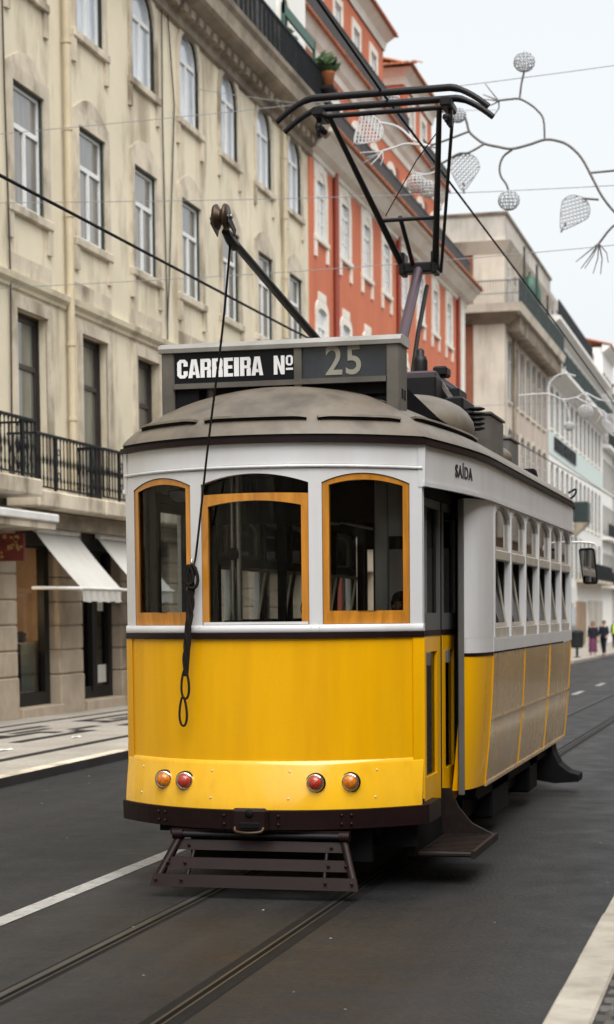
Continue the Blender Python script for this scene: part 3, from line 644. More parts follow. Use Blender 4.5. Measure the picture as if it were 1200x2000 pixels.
# first attic
X1 = -14.05
A1 = [54.6+3.0*k for k in range(9)]
w = MB(); wall_front(w, X1, RY0, RY1, 15.9, 19.9, [h for y in A1 for h in ((y-.5,y+.5,16.5,18.6,.2),)]); w.build('attic_wall', MT['red'], rb, fix=False)
shell(rb, MT['red'], X1, RY0, RY1, 15.9, 20.2, 8)
a1 = Win(1.0, 2.1, .2, MT['white_frame'], MT['pane_grey'], MT['green_frame'], surround=MT['trim'], sw=.26, fw=.07, rec=.03)
for y in A1:
    a1.place(rb, y, 16.5, X1)
    MB().box(X1, X1+.03, y+1.02, y+1.5, 17.1, 18.9).build('blind_panel', MT['brick'], rb)
cornice(rb, 'attic_cornice', MT['trim'], X1, RY0, RY1+.4, [(-.02,19.3),(.05,19.33),(.08,19.55),(.2,19.7),(.30,19.95),(.36,20.06),(-.02,20.16)])
tiles(rb, X1+.46, X1-.2, RY0, RY1+.5, 20.06, 20.22)
terrace_rail(20.25, 21.35, X1+.05, RY0+1, 73.0); terrace_rail(20.25, 21.35, X1+.05, 76.2, 82.0)
# two roof pavilions
X2 = -14.9
def pavilion(y0, y1, zt, cs_):
    w = MB(); wall_front(w, X2, y0, y1, 20.2, zt, [(y-.5,y+.5,20.9,23.2) for y in cs_]); w.quad((X2,y0,20.2),(X2-4,y0,20.2),(X2-4,y0,zt),(X2,y0,zt)); w.quad((X2,y1,20.2),(X2-4,y1,20.2),(X2-4,y1,zt),(X2,y1,zt)); w.build('pavilion_wall', MT['red'], rb, fix=False)
    for y in cs_: p3w.place(rb, y, 20.9, X2)
    b = MB(); o1, o2 = .2, .6
    for (za, zb, oa, ob) in ((zt-.35, zt-.05, .06, .12), (zt-.05, zt+.25, .12, .40)):
        pa = [(X2+oa, y0-oa), (X2+oa, y1+oa), (X2-4, y1+oa), (X2-4, y0-oa)]; pb = [(X2+ob, y0-ob), (X2+ob, y1+ob), (X2-4, y1+ob), (X2-4, y0-ob)]
        for i in range(4): j = (i+1) % 4; b.quad((*pa[i], za), (*pa[j], za), (*pb[j], zb), (*pb[i], zb))
    b.ngon([(X2+.40,y0-.40,zt+.25),(X2+.40,y1+.40,zt+.25),(X2-4,y1+.40,zt+.25),(X2-4,y0-.40,zt+.25)]); b.build('eaves', MT['trim'], rb, fix=False)
    tiles(rb, X2+.52, X2-1.9, y0-.5, y1+.5, zt+.28, zt+.95)
    b = MB()
    for k in range(14):
        x = X2+.6-k*.3; rows = [[(x+.14*cos(pi*j/6), y, zt+.28+.1*sin(pi*j/6)+(y-y0+.75)*.25) for j in range(7)] for y in (y0-.75, y0+.6)]
        b.grid(rows, True); b.ngon(rows[0])
    b.build('gable_tiles', MT['tile'], rb, kind='stuff', fix=False)
    MB().bbox(X2-.02, X2+.05, y0-.04, y0+.5, 20.2, zt-.3, .01).build('corner_pilaster', MT['red'], rb)
p3w = Win(1.0, 2.3, 0, MT['white_frame'], MT['pane_light'], None, surround=MT['trim'], sw=.25, fw=.07, rec=.03)
pavilion(RY0+.2, 72.4, 24.2, [58.5+3.0*k for k in range(5)]); pavilion(76.4, 83.0, 24.0, [78.2, 80.9])

# ---------------------------------------------------------------- beige corner building across the side street
bb = thing('corner_building', (XF, 100, 0), 'beige stone corner building with wrapped balcony and dark green railing', 'building')
BY0, BY1 = 92.3, 111.4
BC = [94.4+2.45*k for k in range(7)]
holes = []
for y in BC: holes += [(y-.5,y+.5,17.5,19.3), (y-.5,y+.5,12.6,15.6,.2), (y-.5,y+.5,8.2,11.2), (y-.5,y+.5,4.2,7.0), (y-.8,y+.8,-.5,3.2)]
w = MB(); wall_front(w, XF, BY0, BY1, -1.2, 20.0, holes); w.build('wall', MT['pink'], bb, fix=False)
b = MB(); b.quad((-14.47,BY0,-1),(-27,BY0,-1),(-27,BY0,20.2),(-14.47,BY0,20.2)); b.build('return_wall', MT['brick'], bb, fix=False)
MB().bbox(-14.5, XF+.06, BY0-.08, BY0+1.2, -1.2, 19.6, .03).build('corner_pier', MT['beige'], bb)
bw = Win(1.0, 3.0, .2, MT['white_frame'], MT['pane_dark'], MT['brown_frame'], surround=MT['beige'], sw=.2, rec=-.01, sd=.02); bt = Win(1.0, 1.8, 0, MT['white_frame'], MT['pane_dark'], None, surround=MT['beige'], sw=.2, rec=-.01, sd=.02); bm_ = Win(1.0, 2.8, 0, MT['white_frame'], MT['pane_grey'], MT['brown_frame'], surround=MT['beige'], sw=.2, sill=False); bs = Win(1.6, 3.7, 0, MT['brown_frame'], MT['pane_green'], None)
for y in BC: bt.place(bb, y, 17.5, XF); bw.place(bb, y, 12.6, XF); bw.place(bb, y, 8.2, XF); bm_.place(bb, y, 4.2, XF); bs.place(bb, y, -.5, XF)
def wrap(z0, z1, o0, o1, name, m, y1=BY1):
    b = MB(); pa = [(XF+o0, y1), (XF+o0, BY0-o0), (-24, BY0-o0)]; pb = [(XF+o1, y1), (XF+o1, BY0-o1), (-24, BY0-o1)]; pin = [(XF-.3, y1), (XF-.3, BY0+.3), (-24, BY0+.3)]
    for i in range(2):
        b.quad((*pa[i],z0),(*pa[i+1],z0),(*pb[i+1],z1),(*pb[i],z1)); b.quad((*pin[i],z0),(*pin[i+1],z0),(*pa[i+1],z0),(*pa[i],z0)); b.quad((*pin[i],z1),(*pin[i+1],z1),(*pb[i+1],z1),(*pb[i],z1))
    b.quad((*pa[0],z0),(*pb[0],z1),(*pin[0],z1),(*pin[0],z0)); return b.build(name, m, bb, fix=False)
wrap(16.65, 17.05, .95, 1.05, 'balcony_slab', MT['beige']); wrap(16.2, 16.649, .2, .7, 'balcony_moulding', MT['stone_dk'])
for k in range(22): MB().box(XF+.06, XF+.8, BY0+.6+k*.85, BY0+.95+k*.85, 15.85, 16.6).build('bracket', MT['stone_dk'], bb)
wrap(19.6, 20.2, .08, .42, 'cornice', MT['beige'])
wrap(20.2, 21.5, .12, .12, 'parapet', MT['far_wall']); wrap(21.5, 21.62, .2, .24, 'coping', MT['stone_dk'])
rail_run(bb, MT['green_frame'], XF+.93, BY0-.9, BY1, 17.05, 18.2, .14, r=.02)
MB().box(XF+.9, XF+.915, BY0-.9, BY1, 17.1, 18.1).build('rail_panel', MT['green_frame'], bb)
b = MB()
for k in range(30): x = XF+.9-k*.14; b.box(x-.012, x+.012, BY0-.92, BY0-.9, 17.05, 18.15)
b.box(-20, XF+.93, BY0-.93, BY0-.89, 18.12, 18.17); b.box(-20, XF+.93, BY0-.93, BY0-.89, 17.5, 17.53); b.build('side_railing', MT['iron_grey'], bb)
for y in (93.3, 98.4, 103.2): MB().box(XF+.86, XF+.97, y, y+.12, 17.05, 20.1 if y < 100 else 19.3).build('post', MT['brown_frame'], bb)
MB().cyl((XF+.12, 95.6, -.5), (XF+.12, 95.6, 16.3), .10, 8).build('rain_pipe', MT['stone_dk'], bb)
pr_ = thing('closed_parasol', (XF+.4, 99.5, 17.05), 'closed dark green parasol on the beige building balcony', 'parasol')
b = MB().lathe([(.05,.3),(.42,.5),(.62,1.3),(.60,2.0),(.40,2.5),(.1,2.7),(.02,2.75)], (XF+.4, 99.5, 17.05), n=14); b.build('cover', MT['green_metal'], pr_); MB().cyl((XF+.4,99.5,17.05),(XF+.4,99.5,19.95),.04,8).build('pole', MT['iron'], pr_)

# ---------------------------------------------------------------- mint building and the ones beyond
mb_ = thing('mint_building', (XF, 130, 0), 'pale mint building with tall white window bays and dark wall lettering', 'building')
MY0, MY1 = 111.5, 147.8
MC = [113.0+2.9*k for k in range(12)]
holes = []
for y in MC: holes += [(y-.55,y+.55,13.0,15.5,.25), (y-.55,y+.55,7.9,10.9,.25), (y-.55,y+.55,4.2,6.9), (y-.55,y+.55,16.4,18.6)]
w = MB(); wall_front(w, XF, MY0, MY1, -1.5, 19.2, holes); w.build('wall', MT['white_wall'], mb_, fix=False); shell(mb_, MT['white_wall'], XF, MY0, MY1, -1.5, 19.2)
def MW(h_, r_, **k): return Win(1.1, h_, r_, MT['white_frame'], MT['pane_grey'], MT['iron_grey'], surround=MT['trim'], sw=.16, rec=-.012, fw=.05, sd=.018, **k)
m1, m2, m3, m4 = MW(2.5, .25, bars=1), MW(3.0, .25, bars=1), MW(2.7, 0, sill=False), MW(2.2, 0)
for y in MC: m1.place(mb_, y, 13.0, XF); m2.place(mb_, y, 7.9, XF); m3.place(mb_, y, 4.2, XF); m4.place(mb_, y, 16.4, XF)
cornice(mb_, 'cornice', MT['white_wall'], XF, MY0, MY1, [(-.02,15.7),(.1,15.75),(.3,15.9),(.8,16.1),(.95,16.15),(.95,16.35),(-.02,16.4)])
rail_run(mb_, MT['green_frame'], XF+.85, MY0+.4, MY1, 16.35, 17.5, .14, r=.02); MB().box(XF+.82, XF+.835, MY0+.4, MY1, 16.4, 17.4).build('rail_panel', MT['green_frame'], mb_)
cornice(mb_, 'top_cornice', MT['white_wall'], XF, MY0, MY1, [(-.02,18.9),(.15,19.0),(.7,19.3),(.7,19.5),(-.02,19.6)])
w = MB(); wall_front(w, XF-.6, MY0, MY1, 19.3, 22.0, [(y-.6,y+.6,19.6,21.4) for y in MC]); w.build('attic_wall', MT['far_wall'], mb_, fix=False)
m5 = Win(1.2, 1.8, 0, MT['brown_frame'], MT['pane_dark'], None, rec=0)
for y in MC: m5.place(mb_, y, 19.6, XF-.6)
rail_run(mb_, MT['iron'], XF+.5, MY0+1, 134, 19.55, 20.6, .14, r=.03); MB().box(XF+.46, XF+.48, MY0+1, 134, 19.6, 20.5).build('rail_panel', MT['iron'], mb_)
MB().box(XF-.01, XF+.04, MY0, MY1, 11.4, 12.78).build('sign_band', MT['mint'], mb_)
q = random.Random(11); y = 114.0
while y < 126.5:                                            # condensed capitals, too blurred in the photograph to read
    lw = q.uniform(.5, .8); kind = q.randrange(4); b = MB()
    b.box(XF+.06, XF+.12, y, y+.2, 11.75, 12.6)
    if kind != 3: b.box(XF+.06, XF+.12, y+lw-.2, y+lw, 11.75, 12.6)
    if kind in (0, 3): b.box(XF+.062, XF+.118, y+.19, y+lw-.15, 12.42, 12.6); b.box(XF+.062, XF+.118, y+.19, y+lw-.15, 11.75, 11.93)
    if kind in (1, 3): b.box(XF+.062, XF+.118, y+.19, y+lw-.19, 12.1, 12.27)
    if kind == 2: b.box(XF+.062, XF+.118, y+.19, y+lw-.19, 11.75, 11.93)
    b.build('letter', MT['iron'], mb_); y += lw+.22
# street level of the far fronts
for (y0, y1, z0, z1, mm, nm) in ((118, 126, 2.4, 3.6, 'white_metal', 'shop_board'), (127.5, 134, -.4, 2.6, 'shop_in', 'shop_opening'), (136, 141, -.4, 2.7, 'far_wall', 'shop_opening'), (112.5, 117.5, -.4, 2.6, 'pane_grey', 'shop_opening'), (118.5, 126.5, -.4, 2.2, 'pane_grey', 'shop_opening'), (142, 147, -.4, 2.7, 'far_wall', 'shop_opening')):
    MB().bbox(XF-.05, XF+.12, y0, y1, z0, z1, .03).build(nm, MT[mm], mb_)
MB().box(XF+.13, XF+.16, 121.2, 122.4, 2.55, 3.5).build('board_mark', MT['red_sign'], mb_)
MB().bbox(XF, XF+.9, 128, 147.5, 3.9, 4.15, .03).build('balcony_slab', MT['stone'], mb_)
rail_run(mb_, MT['iron'], XF+.85, 128, 147.5, 4.15, 5.3, .14, r=.022); MB().box(XF+.8, XF+.815, 128, 147.5, 4.2, 5.2).build('rail_panel', MT['iron_grey'], mb_)
bx_ = thing('bay_lantern', (XF+.5, 126.6, 7.6), 'dark glazed box projecting from the mint building, just behind the tram roof', 'box')
MB().bbox(XF, XF+1.0, 125.8, 127.6, 7.9, 9.3, .06).build('box_body', MT['green_frame'], bx_); b = MB(); b.add([(XF,125.8,7.895),(XF+1.0,125.8,7.895),(XF+1.0,127.6,7.895),(XF,127.6,7.895),(XF,126.3,6.9),(XF,127.1,6.9)], [(0,1,2,3),(0,1,4),(1,2,5,4),(2,3,5),(0,4,5,3)]); b.build('bracket', MT['stone'], bx_)
def far_house(name, label, y0, y1, zt, m, x=XF, tile=True, trim='white_wall', nb=4):
    r_ = thing(name, (x, (y0+y1)/2, 0), label, 'building', 'far buildings along the street')
    cs_ = [y0+(y1-y0)*(k+.5)/nb for k in range(nb)]; holes = []
    rows = [z for z in (4.2, 8.0, 11.6, 15.2, 18.4) if z+2.2 < zt]
    for y in cs_: holes += [(y-.55,y+.55,z,z+2.3) for z in rows]
    w = MB(); wall_front(w, x, y0, y1, -1.8, zt, holes); w.build('wall', m, r_, fix=False); shell(r_, m, x, y0, y1, -1.8, zt)
    for y in cs_:
        for z in rows: fw_.place(r_, y, z, x)
    cornice(r_, 'cornice', MT[trim], x, y0-.2, y1+.2, [(-.02,zt-.4),(.1,zt-.35),(.6,zt),(.6,zt+.15),(-.02,zt+.2)])
    if tile: tiles(r_, x+.7, x-3, y0-.3, y1+.3, zt+.15, zt+1.1)
    for zb in (4.0, 7.8, 15.0):
        rail_run(r_, MT['iron'], x+.5, y0, y1, zb, zb+1.05, .16, r=.03); MB().box(x, x+.6, y0, y1, zb-.25, zb).build('balcony_slab', MT[trim], r_)
    return r_
fw_ = Win(1.1, 2.3, 0, MT['white_frame'], MT['pane_dark'], MT['iron_grey'], surround=MT['trim'], sw=.2, rec=-.012, sd=.018)
far_house('white_house', 'white attic house with orange tiled eaves beyond the mint building', 147.9, 157.5, 22.6, MT['white_wall'])
far_house('stone_house', 'grey stone house with dark windows at the far right of the row', 157.6, 168, 20.4, MT['far_wall'], tile=False)
far_house('tiled_house', 'small pale house with orange roof at the far end of the street', 168.1, 182, 21.5, MT['white_wall'])
far_house('end_house', 'pale house closing the row, mostly beyond the right frame edge', 182.1, 205, 20.0, MT['beige'])
# houses opposite, seen only in reflections; cut low to let the sun in
for nm, lab, y0, y1, zt, mm in (('opposite_house', 'pale stone street front opposite, mirrored in the tram side windows', -14, 30, 9, 'opp'), ('opposite_house', 'greyish street front opposite, farther along, mirrored in the window panes', 30.2, 170, 10, 'opp'), ('opposite_house', 'stone street front behind the viewer, mirrored in the front windows', -90, -14.2, 9, 'opp')):
    r_ = thing(nm, (4.2, (y0+y1)/2, 0), lab, 'building', 'houses opposite'); b = MB(); b.box(4.2, 12, y0, y1, -.5, zt); b.build('wall', MT[mm], r_)
    wm = MB().box(-.03, .1, -.6, .6, 0, 2.3).mesh('window'); wm.materials.append(MT['pane_grey']); sm = MB().ring([(-.8,-.1),(-.8,2.5),(.8,2.5),(.8,-.1)], [(-.6,0),(-.6,2.3),(.6,2.3),(.6,0)], fX, -.08, .05).mesh('surround'); sm.materials.append(MT['trim'])
    y = y0+1.8
    while y < y1-1.5:
        for z in (.4, 4.4):
            wo_ = inst('window', wm, r_, (0, y-(y0+y1)/2, z)); inst('surround', sm, wo_)
        y += 3.1

for nm, lab, x0, x1, y0, y1, zt, mm in (('rear_block', 'cream street front continuing behind the viewer on the left', -24, -13, -90, 25.9, 17, 'cream'), ('rear_block', 'unseen stone block added to close the street far behind the viewer', -24, 12, -104, -90.2, 22, 'beige')):  # closing block is added to darken reflections in the tram's front windows
    r_ = thing(nm, ((x0+x1)/2, (y0+y1)/2, 0), lab, 'building', 'houses behind the viewer'); MB().box(x0, x1, y0, y1, -.5, zt).build('wall', MT[mm], r_)
    if y1 > 0:
        y = y1-2.0
        while y > y0+2:
            for z in (.4, 4.4, 9.1, 13.0): wo_ = inst('window', wm, r_, (x1-(x0+x1)/2-.06, y-(y0+y1)/2, z)); inst('surround', sm, wo_)
            y -= 3.2
# ---------------------------------------------------------------- the tram (local frame: x right, y towards its rear, z up)
TX, TY = -3.39, 12.0
tram = thing('tram', (TX, TY, 0), 'yellow and white vintage tram with wooden window frames driving towards the viewer', 'tram'); ORG[tram.name] = (0,0,0)
HW, BOW, BP, HB, YB, YR = 1.07, .50, 2.3, 1.26, 2.5, 8.35
def bow(x): return BOW*(min(abs(x), HW*1.2)/HW)**BP
def bez(a, b, c, d, t): return tuple((1-t)**3*p + 3*t*(1-t)**2*q + 3*t*t*(1-t)*r + t**3*s for p, q, r, s in zip(a, b, c, d))
def half_outline():                                          # right half, front centre -> rear centre
    pts = [(HW*i/14, bow(HW*i/14)) for i in range(15)]
    pts += [bez((HW,.5), (1.13,.95), (HB,1.6), (HB,YB), i/10) for i in range(1, 11)]
    pts += [(HB, YB+(YR-YB)*i/8) for i in range(1, 9)]
    pts += [bez((HB,YR), (HB,8.9), (1.13,9.3), (HW,9.6), i/8) for i in range(1, 9)]
    pts += [(HW*(1-i/8), 10.1-bow(HW*(1-i/8))) for i in range(1, 9)]
    return pts
HO = half_outline()
OUT = HO + [(-x, y) for x, y in HO[-2:0:-1]]                 # closed outline
def offs(P, d):
    n = len(P); o = []
    for i in range(n):
        a, b = Vector(P[i-1]), Vector(P[(i+1) % n]); t = (b-a).normalized(); o.append((P[i][0]+t.y*d, P[i][1]-t.x*d))
    return o
def band(z0, z1, d0, d1, name, m, sel=None, parent=None, d0b=None):       # closed swept band round the outline
    A, B = offs(OUT, d0), offs(OUT, d1); b = MB()
    rows = [[(x, y, z0) for x, y in A], [(x, y, z0) for x, y in B], [(x, y, z1) for x, y in B], [(x, y, z1) for x, y in A]]
    for i in range(4):
        b.grid([rows[i], rows[(i+1) % 4]], False, True)
    return b.build(name, m, parent or tram)
f2 = lambda x, z, d: (x, bow(x)+d, z)
def xs(a, b, n): return [a+(b-a)*i/n for i in range(n+1)]
def front_sheet(x0, x1, zs_d, n, name, m, thick=.03, parent=None):        # curved sheet; zs_d: list of (z, d)
    b = MB(); X = xs(x0, x1, n)
    b.grid([[f2(x, z, d) for x in X] for z, d in zs_d], True); b.grid([[f2(x, z, d+thick) for x in X] for z, d in zs_d], True)
    b.grid([[f2(x, zs_d[0][0], zs_d[0][1]+e) for x in X] for e in (0, thick)], False); b.grid([[f2(x, zs_d[-1][0], zs_d[-1][1]+e) for x in X] for e in (0, thick)], False)
    for x in (x0, x1): b.grid([[f2(x, z, d+e) for z, d in zs_d] for e in (0, thick)], False)
    return b.build(name, m, parent or tram, fix=True)
# lower front
fp = front_sheet(-HW, HW, [(.90,0),(1.10,0),(1.3,0),(1.5,0),(1.735,0)], 36, 'front_panel', MT['yellow'])
front_sheet(-HW-.004, HW+.004, [(.585,-.085),(.62,-.082),(.70,-.066),(.80,-.040),(.88,-.016),(.905,-.008),(.912,.004)], 40, 'apron', MT['apron'])
front_sheet(-HW-.012, HW+.012, [(1.737,-.022),(1.775,-.022)], 36, 'belt_moulding', MT['maroon'], .05)
front_sheet(-HW-.008, HW+.008, [(1.777,-.016),(1.785,-.024),(1.825,-.020),(1.829,-.005)], 36, 'sill_rail', MT['white'], .06)
bp = front_sheet(-HW-.03, HW+.03, [(.45,-.05),(.452,-.10),(.582,-.11),(.584,-.05)], 40, 'bumper', MT['maroon'], .10); bp.data.polygons.foreach_set('use_smooth', [False]*len(bp.data.polygons))
# bumper: side returns
for s_ in (-1, 1):
    b = MB(); b.box(s_*(HW-.02) if s_ > 0 else s_*(HW+.045), s_*(HW+.045) if s_ > 0 else s_*(HW-.02), .48, .95, .452, .582); b.build('bumper_return', MT['maroon'], bp)
cp = MB(); cp.bbox(-.125, .125, -.145, -.10, .435, .60, .02); cp.build('coupler_plate', MT['maroon'], bp)
cp = MB(); cp.tube(smooth_path([(-.10,-.150,.47),(-.085,-.17,.445),(0,-.185,.437),(.085,-.17,.445),(.10,-.150,.47)], 5), .012, 8); cp.build('coupler_lip', MT['bronze'], bp)
cp = MB(); cp.bbox(-.075, .075, -.152, -.12, .457, .512, .012); cp.build('coupler_slot', MT['black'], bp)
MB().lathe([(.001,-.158),(.026,-.158),(.028,-.15),(.028,-.13)], (0,0,.565), 'y', 14).build('coupler_pin', MT['black'], bp)
bolt = MB().ball((0,0,0), .012, .008, .012, 8, 5).mesh('bolt'); bolt.materials.append(MT['maroon'])
for x in (-.72,-.66,.60,.66,-.19,.19):
    for z in (.487, .545): inst('bolt', bolt, bp, (x, bow(x)-.112, z))
# rivet lines
riv = MB()
def rv(x, z, d=-.004, r=.0055): p = f2(x, z, d); riv.ball(p, r, r, r, 6, 4)
for z in xs(.98, 1.68, 7):
    rv(-HW+.02, z); rv(HW-.035, z); 

for x in (-.9,-.3,.25,.8): rv(x, .84, -.03, .007); rv(x, .66, -.076, .007)
for x in (-.41,.425):
    for dx in (-.028, .028):
        for z in (1.795, 1.815, 1.86): rv(x+dx, z, -.024, .004)
for x in xs(-1.0, 1.0, 16): rv(x, 2.888, -.022, .0045)
riv.build('rivets', MT['white'], tram, kind='stuff')
for s_ in (-1, 1):                                           # vertical edging strips of the front panel
    b = MB(); X0_ = s_*(HW-.055); X1_ = s_*(HW+.012)
    b.strip([(min(X0_,X1_), .62), (max(X0_,X1_), .62)], [(min(X0_,X1_), 1.735), (max(X0_,X1_), 1.735)], f2, -.012, .05); b.build('corner_strip', MT['yellow'], tram)
# tail lamps
def lamp(x, lens):
    y = bow(x)-.055; c0 = (x, y, .765)
    r_ = MB().lathe([(.001,.01),(.060,.01),(.061,-.018),(.055,-.028),(.048,-.027),(.046,-.01)], c0, 'y', 24); r_ = r_.build('tail_lamp', MT['chrome'], tram)
    MB().lathe([(.048,-.012),(.047,-.034),(.040,-.048),(.024,-.057),(.001,-.06)], c0, 'y', 20).build('lens', MT[lens], r_)
    MB().lathe([(.060,.012),(.068,.012),(.068,-.006),(.060,-.008)], c0, 'y', 24).build('gasket', MT['black'], r_)
for x, l_ in ((-.685,'amber'), (-.505,'redlens'), (.425,'redlens'), (.645,'amber')): lamp(x, l_)
# upper front: posts, header with arches
for x0, x1 in ((-HW, -.975), (-.452, -.368), (.383, .467), (.998, HW)):
    b = MB(); b.strip([(x, 1.83) for x in xs(x0,x1,4)], [(x, 2.872) for x in xs(x0,x1,4)], f2, -.004, .07); b.build('window_post', MT['white'], tram)
WINS = [(-.975,-.452), (-.368,.383), (.467,.998)]
ARH = .065
def arch(x, x0, x1, top, rise): t = (x-(x0+x1)/2)/((x1-x0)/2); return top-rise*t*t
for x0, x1 in WINS:
    X = xs(x0-.001, x1+.001, 14); MB().strip([(x, arch(x,x0,x1,2.845,ARH)) for x in X], [(x, 2.874) for x in X], f2, -.003, .07).build('header', MT['white'], tram)
front_sheet(-HW-.006, HW+.006, [(2.876,-.004),(2.880,-.02),(2.896,-.02),(2.90,-.004)], 36, 'header_moulding', MT['white'], .05)
fas = front_sheet(-HW-.004, HW+.004, [(2.902,0),(2.97,0),(3.045,0)], 36, 'fascia', MT['white'], .04)
def wpath(x0, x1, z0, top, rise, d, n=14):
    P = [(x0+d, z0)]; 
    for i in range(n+1):
        x = x0+d+(x1-x0-2*d)*i/n; P.append((x, arch(x, x0, x1, top, rise)))
    return P+[(x1-d, z0)]
def wood_window(k, x0, x1, sash):
    if not sash:
        o_ = wpath(x0+.003, x1-.003, 1.832, 2.84, ARH, 0); i_ = wpath(x0, x1, 1.92, 2.80, ARH*.8, .042)
        w_ = MB().ring(o_, i_, f2, .008, .06).build('front_window', MT['wood'], tram)
        i2 = wpath(x0, x1, 1.915, 2.805, ARH*.8, .038); MB().ngon([f2(x, z, .035) for x, z in i2]) if False else None
        X = xs(x0+.038, x1-.038, 10); MB().grid([[f2(x, 1.915, .035) for x in X], [f2(x, arch(x,x0,x1,2.805,ARH*.8), .035) for x in X]], True).build('pane', MT['glass'], w_, fix=False)
    else:
        o_ = wpath(x0+.003, x1-.003, 1.832, 2.715, .006, 0); i_ = wpath(x0, x1, 1.832, 2.665, .045, .050)
        w_ = MB().ring(o_, i_, f2, .002, .055, closed=False).build('front_window', MT['wood'], tram)
        X = xs(x0+.046, x1-.046, 12); MB().grid([[f2(x, 1.832, .03) for x in X], [f2(x, arch(x,x0,x1,2.67,.045), .03) for x in X]], True).build('pane', MT['glass'], w_, fix=False)
        X = xs(x0+.01, x1-.01, 12); MB().grid([[f2(x, 2.70, .058) for x in X], [f2(x, arch(x,x0,x1,2.85,ARH), .058) for x in X]], True).build('transom_pane', MT['glass'], w_, fix=False)
        MB().strip([(x, 1.832) for x in X], [(x, 1.85) for x in X], f2, .0, .05).build('bottom_rail', MT['white'], w_)
for k, (x0, x1) in enumerate(WINS): wood_window(k, x0, x1, k == 1)
# fascia and gutter round the rest of the body
def run(i0, i1, z0, z1, d0, d1, name, m, side=1, parent=None, zz=None):    # swept strip along part of the half outline
    P = offs(OUT, 0); idx = range(i0, i1+1); A = offs(OUT, d0); B = offs(OUT, d1); b = MB(); rows = []
    for i in idx:
        dz = (zz(i) if zz else 0); rows.append([(A[i][0]*side, A[i][1], z0+dz), (B[i][0]*side, B[i][1], z0+dz), (B[i][0]*side, B[i][1], z1), (A[i][0]*side, A[i][1], z1)])
    b.grid(rows, True, True); b.ngon(rows[0]); b.ngon(rows[-1]); b.sm = [False]*len(b.sm)
    return b.build(name, m, parent or tram)
N0, N1, N2, N3 = 14, 24, 32, 40
for s_ in (-1, 1):
    side = run(N0, N3, 2.79, 3.045, .004, -.03, 'fascia', MT['white'], s_)
    run(N0, N3, 2.765, 2.795, .022, -.01, 'fascia_moulding', MT['white'], s_)
    MB().strip([(s_*HW-.02, 2.76), (s_*HW+.02, 2.76)], [(s_*HW-.02, 3.045), (s_*HW+.02, 3.045)], f2, -.01, .03).build('fascia_joint', MT['white'], tram)
run(N3, len(HO)-1, 1.0, 3.045, 0, -.03, 'rear_panel', MT['white'], 1); run(N3, len(HO)-1, 1.0, 3.045, 0, -.03, 'rear_panel', MT['white'], -1)
# gutter: black shadow gap and maroon moulding
band(3.046, 3.078, .035, -.04, 'gutter', MT['maroon']); band(3.079, 3.105, .012, -.06, 'gutter_gap', MT['black'])
# roof shell
def roof_ring(t, rim=3.10, h=.45):
    P = offs(OUT, .02); o = []
    for x, y in P:
        sy = min(max(y, 1.15), 8.9); k = t
        o.append((x*(1-k), y+(sy-y)*k, rim + h*(1-(1-t)**2.0)**.8))
    return o
TS = [0, .012, .03, .06, .10, .15, .2, .26, .34, .43, .53, .64, .76, .88, 1.0]
b = MB().grid([roof_ring(t) for t in TS], True, True); roof = b.build('roof', MT['roof'], tram)
def on_roof(t, i, lift=0.0):
    r = roof_ring(t)[i % len(OUT)]; return (r[0], r[1], r[2]+lift)
def drip(i0, i1, t=.105, name='drip_strip'):                 # curved rain strips with rivets
    n = 4; path = []
    for i in range(i0, i1+1):
        a = on_roof(t, i)
        path.append(a)
    P = []
    for i, p in enumerate(path):
        e = min(i, len(path)-1-i); P.append((p[0], p[1], p[2]+.012+(-.008 if e == 0 else 0)))
    P = smooth_path(P, 3)
    b = MB(); rows = []; low = []
    for i, p in enumerate(P):
        v = Vector(p); nn = Vector((p[0], p[1]-min(max(p[1],1.15),8.9), .0)); nn = nn.normalized() if nn.length > 1e-6 else Vector((0,-1,0))
        rows.append([v-nn*.02+Vector((0,0,.0)), v+nn*.045+Vector((0,0,.004)), v+nn*.05+Vector((0,0,-.012)), v+Vector((0,0,-.015))]); low.append([v+nn*.036+Vector((0,0,-.0125)), v+nn*.038+Vector((0,0,-.026)), v+nn*.01+Vector((0,0,-.03)), v+Vector((0,0,-.0155))])
    b.grid(rows, False, True); b.ngon(rows[0]); b.ngon(rows[-1]); d_ = b.build(name, MT['roof'], roof); b = MB().grid(low, False, True); b.ngon(low[0]); b.ngon(low[-1]); b.build('strip_shadow', MT['black'], roof)  # black bar below each strip stands in for its shadow
    b = MB()
    for i in range(2, len(P)-1, 4): b.ball((P[i][0], P[i][1], P[i][2]+.004), .007, .007, .005, 6, 4)
    b.build('strip_rivets', MT['black'], roof, kind='stuff')
L_ = len(OUT)
drip(L_-5, L_+5); drip(6, 13); drip(L_-13, L_-6); drip(15, 24, .14); drip(L_-24, L_-15, .14)
# side dome bulge and roof fittings
MB().ball((.62, 2.55, 3.36), .48, .75, .26, 24, 14).build('roof_hood', MT['roof'], roof)
for (x0, x1, y0, y1, z0, z1, nm) in ((.74, 1.06, 3.75, 4.55, 3.25, 3.58, 'equipment_box'), (.66, 1.0, 5.4, 6.0, 3.25, 3.52, 'vent_box')):
    b_ = MB().bbox(x0, x1, y0, y1, z0, z1, .012).build(nm, MT['signgrey'] if nm[0] == 'e' else MT['greym'], roof); MB().bbox(x0-.015, x1+.015, y0-.015, y1+.015, z1+.001, z1+.025, .006).build('lid', MT['signgrey'] if nm[0] == 'e' else MT['greym'], b_)
MB().ball((.75, 5.2, 3.33), .3, .5, .14, 18, 10).build('roof_hood', MT['roof'], roof)
for k in range(6): MB().bbox(.95-.03*k, 1.08-.03*k, 6.6+k*.28, 6.82+k*.28, 3.28-.0*k, 3.335, .01).build('roof_clip', MT['black'], roof)
